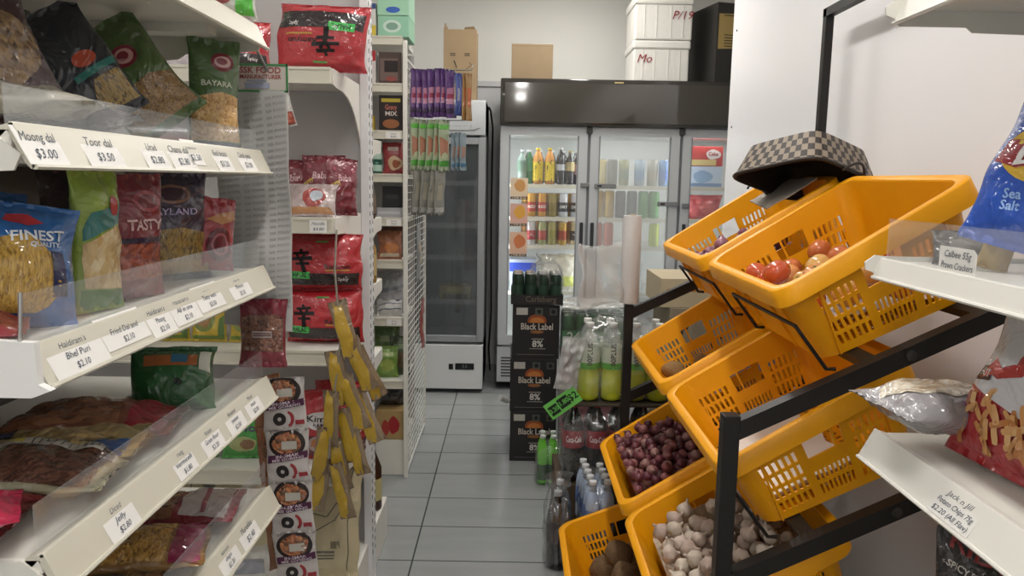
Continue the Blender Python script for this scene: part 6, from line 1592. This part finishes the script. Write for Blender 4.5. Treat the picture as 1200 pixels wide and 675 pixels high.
# cartons of dark beer, bottles and packs on the floor
BKC = 'box_black'
def beer(label, z0, h, dx=0):
    t = carton('beer_carton', label, 'carton', .002+dx, .246+dx, 3.92, 4.30, z0, z0+h, '232021',
        [('emblem', 'ell', (.02, .70, .40, .26), '8d4a28'), ('emblem', 'ell', (.02, .69, .30, .16), 'b5703a'), ('emblem', 'rect', (.02, .60, .72, .14), '1d1a1b'), ('lettering', 'text', ('Black Label', .02, .595, .12, {'fit': .68, 'bold': True}), 'b9b0a6'), ('emblem', 'ell', (.02, .50, .28, .06), '8d5a34'),
         ('strength', 'text', ('8%', .04, .275, .12, {'bold': True}), 'c9c6c0'), ('small_print', 'rect', (.04, .37, .26, .016), '9a958e'), ('small_print', 'rect', (.04, .19, .34, .012), '9a958e'), ('small_print', 'rect', (.0, .08, .8, .010), '6b6762'),
         ('bar_code', 'rect', (-.30, .88, .24, .13), 'b0aca4'), ('pictogram', 'rect', (.06, .88, .16, .13), '4c544c'), ('recycling_mark', 'rect', (.36, .88, .16, .13), '4c4a48'), ('pictogram', 'ell', (.06, .88, .09, .08), '232021'), ('recycling_mark', 'ell', (.36, .88, .09, .08), '232021')], m=mat('box_black', '232021', .4, spec=.45, vary=.15, vscale=10))
    return t
beer('black carton with an orange emblem, bottom of the stack of three on the floor', .0005, .272)
beer('black carton with an orange emblem, middle of the stack of three', .274, .282, -.004)
beer('black carton with an orange emblem, top of the stack of three', .558, .285, .004)
ZT = .846
t = empty('can_tray', 'black tray of dark green cans on top of the black cartons', 'tray', (.13, 4.1, ZT))
bm = BM(); box(bm, -.135, .135, -.19, .19, 0, .004)
for q in ((-.135, .135, -.19, -.187), (-.135, .135, .187, .19), (-.135, -.132, -.19, .19), (.132, .135, -.19, .19)): box(bm, *q, .004, .05)
obj('tray_card', bm, mat('box_black', '232021', .4), t)
bm = BM(); text_into(bm, 'Carlsberg', lambda p, q: (.02+p, -.1906, .027+q), .03, 0, True, fit=.16); obj('lettering', bm, ink('5c5448'), t)
k = 0
for i in range(4):
    for j in range(3):
        can('dark green can standing in the black tray on the carton stack', (.13-.098+.065*i, 4.1-.15+.068*j, ZT+.005), '26382c', '31483a', 'dark green cans in the black tray', h=.15, r=.031)

def wrap(name, label, x0, x1, y0, y1, z0, z1, seed, amp=.012, top=.06, m=None):
    """a loose clear film bag round a pack"""
    bm = BM(); bmesh.ops.create_icosphere(bm, subdivisions=5, radius=1)
    for v in bm.verts:
        d = v.co.normalized(); p = 5.
        q = (abs(d.x)**p+abs(d.y)**p+abs(d.z)**p)**(-1/p); c = d*q
        n = noise.noise(d*3+Vector((seed, 0, 0)))+.5*noise.noise(d*8+Vector((0, seed, 0)))
        zz = (c.z+1)/2; sh = 1-.22*max(0, zz-.7)/.3
        v.co = Vector(((c.x*sh+1)/2*(x1-x0)+x0, (c.y*sh+1)/2*(y1-y0)+y0, zz*(z1-z0)+z0))+d*n*amp
        v.co.z = max(v.co.z, z0)
    t = empty(name, label, 'plastic wrap', ((x0+x1)/2, (y0+y1)/2, z0))
    o = obj('film', bm, m or glassy('wrap_film', 'e4e8e8', .055, .12, 1., 22, .2, .08), t, 180); o.matrix_parent_inverse = Matrix.Translation((-(x0+x1)/2, -(y0+y1)/2, -z0))
    bm = BM(); rnd = random.Random(seed); cx, cy = (x0+x1)/2, (y0+y1)/2       # gathered end
    N = 10; rg = []
    for j in range(5):
        rr = .018+.012*j; rg.append([bm.verts.new((cx+rr*math.cos(2*PI*k/N)*(1+.3*rnd.uniform(-1, 1)), cy+rr*math.sin(2*PI*k/N)*(1+.3*rnd.uniform(-1, 1)), z1-.012+top*j/4+rnd.uniform(-.004, .004))) for k in range(N)])
    for j in range(4):
        for k in range(N): bm.faces.new((rg[j][k], rg[j][(k+1) % N], rg[j+1][(k+1) % N], rg[j+1][k]))
    o = obj('gathered_end', bm, m or glassy('wrap_film', 'e4e8e8', .055, .12, 1., 22, .2, .08), t, 180); o.matrix_parent_inverse = Matrix.Translation((-(x0+x1)/2, -(y0+y1)/2, -z0))
    return t
wrap('plastic_wrap', 'clear plastic bag slumped over the tray of dark green cans', .10, .265, 3.93, 4.26, ZT+.052, ZT+.20, 3, .016)
# green and red can packs beside the cartons
for k, (z0, z1, c, c2, lb) in enumerate(((.0005, .205, '7a3a46', '8d4a56', 'shrink-wrapped tray of maroon cans on the floor beside the black cartons'), (.207, .40, '84404c', '95545e', 'shrink-wrapped tray of maroon cans, second from the floor beside the black cartons'), (.402, .598, '84404c', '95545e', 'shrink-wrapped tray of maroon cans under the green ones'), (.600, .80, '2f5a3a', '3a6a46', 'shrink-wrapped tray of green cans marked 24, on top of the maroon trays'))):
    t = empty('can_pack', lb, 'can pack', (.43, 4.11, z0))
    for i in range(5):
        for j in range(3):
            if 0 < j and 0 < i < 4 and z1 < .7: continue
            bm = BM(); r, h = .032, z1-z0-.004
            lathe(bm, [(0, 0), (r*.8, 0), (r, .006), (r, h-.016), (r*.82, h-.004), (r*.82, h), (r*.78, h-.003), (0, h-.003)], 14); fixn(bm)
            o = obj('drink_can', bm, mat('can_'+c, c, .28, metal=.4), t, 50); o.location = (-.132+.066*i, -.15+.066*j, 0)
    bm = BM(); box(bm, -.168, .168, -.1845, -.1838, .02, (z1-z0)*.55)
    if z1 > .7: text_into(bm, '24', lambda p, q: (-.105+p, -.1852, .075+q), .05, 1, True); text_into(bm, 's  B', lambda p, q: (-.02+p, -.1852, .07+q), .03, 1, True)
    obj('pack_label', bm, [mat('pl_'+c2, c2, .3, spec=.5), ink('b9c4b0')], t)
    bm = BM(); box(bm, -.17, .17, -.186, .03, .0, z1-z0, bev=.012); obj('shrink_film', bm, glassy('wrap_film', 'e4e8e8', .055, .12, 1., 22, .2, .08), t)
t = empty('plastic_sheet', 'crumpled clear plastic lying on the green can pack', 'plastic sheet', (.43, 4.05, .805))
bm = BM(); bmesh.ops.create_grid(bm, x_segments=22, y_segments=16, size=.5)
for v in bm.verts: v.co = Vector((v.co.x*.42, v.co.y*.30, .012+.022*(1+noise.noise(v.co*7))))
r_ = bmesh.ops.extrude_face_region(bm, geom=bm.faces[:])
for q in r_['geom']:
    if isinstance(q, bmesh.types.BMVert): q.co.z += .0015
obj('film', bm, glassy('wrap_film_white', 'd8d8d0', .38, .2, .8, 26, .3), t, 180)
# six small lime bottles in film on the floor
for i in range(3):
    for j in range(2):
        bottle('small lime green bottle in the wrapped six-pack on the floor', (.165+.052*i, 3.62+.066*j, .002), .027, .245, '6cc03a', 'c9cfc9', '33502c', 'lime bottles of the wrapped six-pack', (.10, .42), neck=.42)
wrap('plastic_wrap', 'clear film round the six small lime bottles on the floor', .130, .300, 3.575, 3.725, .001, .20, 7, .006, .02)
# cola, water and isotonic packs beside the rack
COKE = []
ZB = .232
t = carton('brown_case', 'flat brown case on the floor under the wrapped cola bottles', 'case', .20, .72, 3.045, 3.42, .0005, ZB-.004, '4a3d30', [('label', 'rect', (0, .5, .6, .3), '5d4e3c')], m=card('4a3d30'))
for i in range(4):
    for j in range(2):
        t = bottle('large cola bottle with red cap and red label, in the wrapped pack beside the rack' , (.268+.098*i, 3.115+.098*j, ZB), .046, .335, '150c0a', 'b03036', '8d1f28', 'wrapped large cola bottles', (.44, .66), 'Coca-Cola', neck=.30, wc='e3dcdc')
wrap('plastic_wrap', 'clear film round the large cola bottles', .212, .625, 3.06, 3.27, ZB, ZB+.325, 11, .014, .03)
bottle('dark cola bottle with a grey cap standing on the floor in a torn bag', (.190, 2.80, .002), .043, .305, '1a1211', '9fa2a4', '35282a', None, (.36, .60), neck=.30)
bottle('second dark cola bottle on the floor, behind the one in a torn bag', (.205, 2.91, .002), .043, .305, '1a1211', '9fa2a4', '35282a', None, (.36, .60), neck=.30)
wrap('plastic_wrap', 'torn clear bag round the dark cola bottles on the floor', .143, .246, 2.752, 2.965, .001, .285, 13, .010, .07)
bm = BM()
for i in range(5):
    bottle('clear water bottle with a white cap in the row beside the lowest crate', (.318-.004*i, 2.765+.057*i, .118), .0275, .245, '9fb0c9', 'd0d3d4', '5d78b0', 'white-capped water bottles in a row', (.30, .55), neck=.42, fill=.80)
for i in range(4):
    bottle('clear water bottle in the second row, half hidden by the crates', (.376-.004*i, 2.775+.057*i, .118), .0275, .245, '9fb0c9', 'd0d3d4', '5d78b0', 'water bottles in the second row', (.30, .55), neck=.42, fill=.80)
carton('water_tray', 'low card tray under the water bottles', 'tray', .283, .410, 2.73, 3.025, .0005, .116, '6f6350', [('band', 'rect', (0, .5, 1, .3), '5d78a0')], m=card('6f6350'))
wrap('plastic_wrap', 'clear film round the row of white-capped water bottles', .278, .412, 2.732, 3.03, .118, .335, 17, .008, .02)
ZI = ZB+.348
t = empty('shelf_board', 'dark board lying on the cola pack under the yellow-green isotonic drinks', 'board', (.48, 3.17, ZI-.012)); bm = BM(); box(bm, -.27, .22, -.13, .13, 0, .010, bev=.002); obj('board', bm, mat('dark_board', '3a322a', .6), t)
for k, (dx, dy) in enumerate(((-.2, -.09), (.15, -.09), (-.2, .09), (.15, .09))): pass
for i in range(4):
    for j in range(2):
        bottle('large bottle of yellow-green isotonic drink with white cap, wrapped beside the rack', (.325+.096*i, 3.115+.098*j, ZI), .045, .325, 'b5bd2c', 'd6d8d4', 'c0c8b4', 'wrapped isotonic drink bottles', (.48, .70), '100PLUS', neck=.32, fill=.46, wc='3a302c', vert=True)
        l = [o for o in COL.objects if o.name.startswith('drink_bottle')][-1]
        bm = BM(); lathe(bm, [(.0462, .325*.42), (.0462, .325*.50)], 32); obj('green_band', bm, ink('5da83a'), l, 60)
wrap('plastic_wrap', 'clear film round the large isotonic drink bottles', .270, .672, 3.06, 3.27, ZI, ZI+.335, 19, .012, .03)
t = empty('price_sign', 'bright green price cards hung at a slant below the isotonic drinks', 'sign', (.215, 3.03, .585), (0, R(-38), R(-8)))
bm = BM(); box(bm, -.075, .075, -.001, .001, -.035, .035); obj('card', bm, mat('lime_card', '6fc25a', .5), t)
bm = BM(); box(bm, -.066, -.024, -.0016, -.001, -.024, .018); box(bm, -.018, .030, -.0016, -.001, -.02, .024); text_into(bm, '$2', lambda p, q: (.050+p, -.0016, .0+q), .03, 0, True); obj('black_print', bm, ink('1d2a1c'), t)
bm = BM(); text_into(bm, '3.20', lambda p, q: (-.045+p, -.0022, -.003+q), .018, 0, True); text_into(bm, '1.80', lambda p, q: (.006+p, -.0022, .002+q), .02, 0, True); obj('price_figures', bm, ink('6fc25a'), t)
b = Bag(.10, .22, .05, seed=210, amp=.012, seal=(.02, .08)); make_bag('plastic_bag', 'limp translucent white bag hanging left of the isotonic drinks', 'bag', b, 'b9bcbc', [('fold_shade', 'poly', [(-.2, .2), (-.15, .2), (-.1, .8), (-.16, .8)], 'a5a8a8', .0012)], (.222, 3.03, .64), (0, R(9), R(10)), bmat=glassy('bag_white', 'd2d4d4', .42, .25, .8, 24))  # the darker grey strip paints in the shade of a fold
# cartons behind the rack
carton('plain_carton', 'grey-brown carton with a black letter P, behind the upper crates', 'carton', .70, 1.18, 3.35, 3.75, .50, .93, '8d8472', [('letter', 'text', ('P', -.36, .78, .12, {'bold': True}), '2a2622'), ('mark', 'rect', (-.05, .70, .10, .02), '2a2622'), ('mark', 'rect', (-.1, .65, .02, .12), '2a2622')], m=card('8d8472'))
carton('plain_carton', 'pale carton with orange print lying on the carton marked P', 'carton', .66, 1.18, 3.37, 3.75, .931, 1.06, 'b5a98e', [('print_line', 'rect', (-.3, .6, .3, .08), 'a8763c'), ('print_line', 'rect', (.2, .4, .2, .1), '6b5a44')], m=card('b5a98e'))
carton('plain_carton', 'brown carton on the floor under the carton marked P', 'carton', .70, 1.18, 3.34, 3.76, .0005, .498, '7d705c', [('mark', 'rect', (0, .5, .3, .06), '3a342c')], m=card('7d705c'))
# roll of produce bags on the rack's front post
t = empty('bag_roll', 'upright roll of clear produce bags standing on the far front post of the rack', 'roll', (.452, 2.92, 1.02))
bm = BM(); lathe(bm, [(.010, .004), (.034, 0), (.036, .006), (.0365, .31), (.034, .335), (.012, .335), (.010, .33)], 24); obj('roll', bm, mat('roll_plastic', 'd2cfcd', .35, spec=.5, vary=.04, vscale=60), t, 50)
bm = BM(); lathe(bm, [(0, .34), (.011, .34), (.011, .33)], 12); lathe(bm, [(.006, -.004), (.006, .012)], 8); obj('core_tube', bm, mat('core', 'b5a88e', .8), t)
bm = BM(); V = []
for i in range(15):
    row = []
    for j in range(13):
        a, b_ = i/14, j/12
        row.append(bm.verts.new((-.034-.165*a+.01*math.sin(b_*9+a*4), -.012+.018*math.sin(a*8+b_*5)-.05*a, .24-.235*b_+(.05*a*a-.06*a)*(1-b_)*1.2-.03*a*b_)))
    V.append(row)
for i in range(14):
    for j in range(12): bm.faces.new((V[i][j], V[i+1][j], V[i+1][j+1], V[i][j+1]))
r_ = bmesh.ops.extrude_face_region(bm, geom=bm.faces[:])
for q in r_['geom']:
    if isinstance(q, bmesh.types.BMVert): q.co.y += .0008
obj('loose_bag', bm, glassy('roll_film', 'dcdcda', .32, .2, .7, 22), t, 180)
bm = BM(); tube(bm, [(-.012, 3.905, .335), (-.052, 3.86, .365)], .016, 12); tag(obj('paper_tube', bm, mat('paper_tube', 'b9bab8', .5), None, 60), 'small white paper tube sticking out left of the middle black carton', 'tube')
# screws on the panel edge
for z in (1.80, 2.33):
    bm = BM(); lathe(bm, [(0, 0), (.007, 0), (.005, .003), (0, .004)], 10, M=Matrix.Translation((1.234, 4.46, z)) @ Matrix.Rotation(-PI/2, 4, 'Y')); tag(obj('panel_screw', bm, mat('screw_dark', '3a3836', .4), None), ('lower', 'upper')[z > 2]+' dark screw near the far edge of the white panel', 'screw')
bpy.context.view_layer.update()
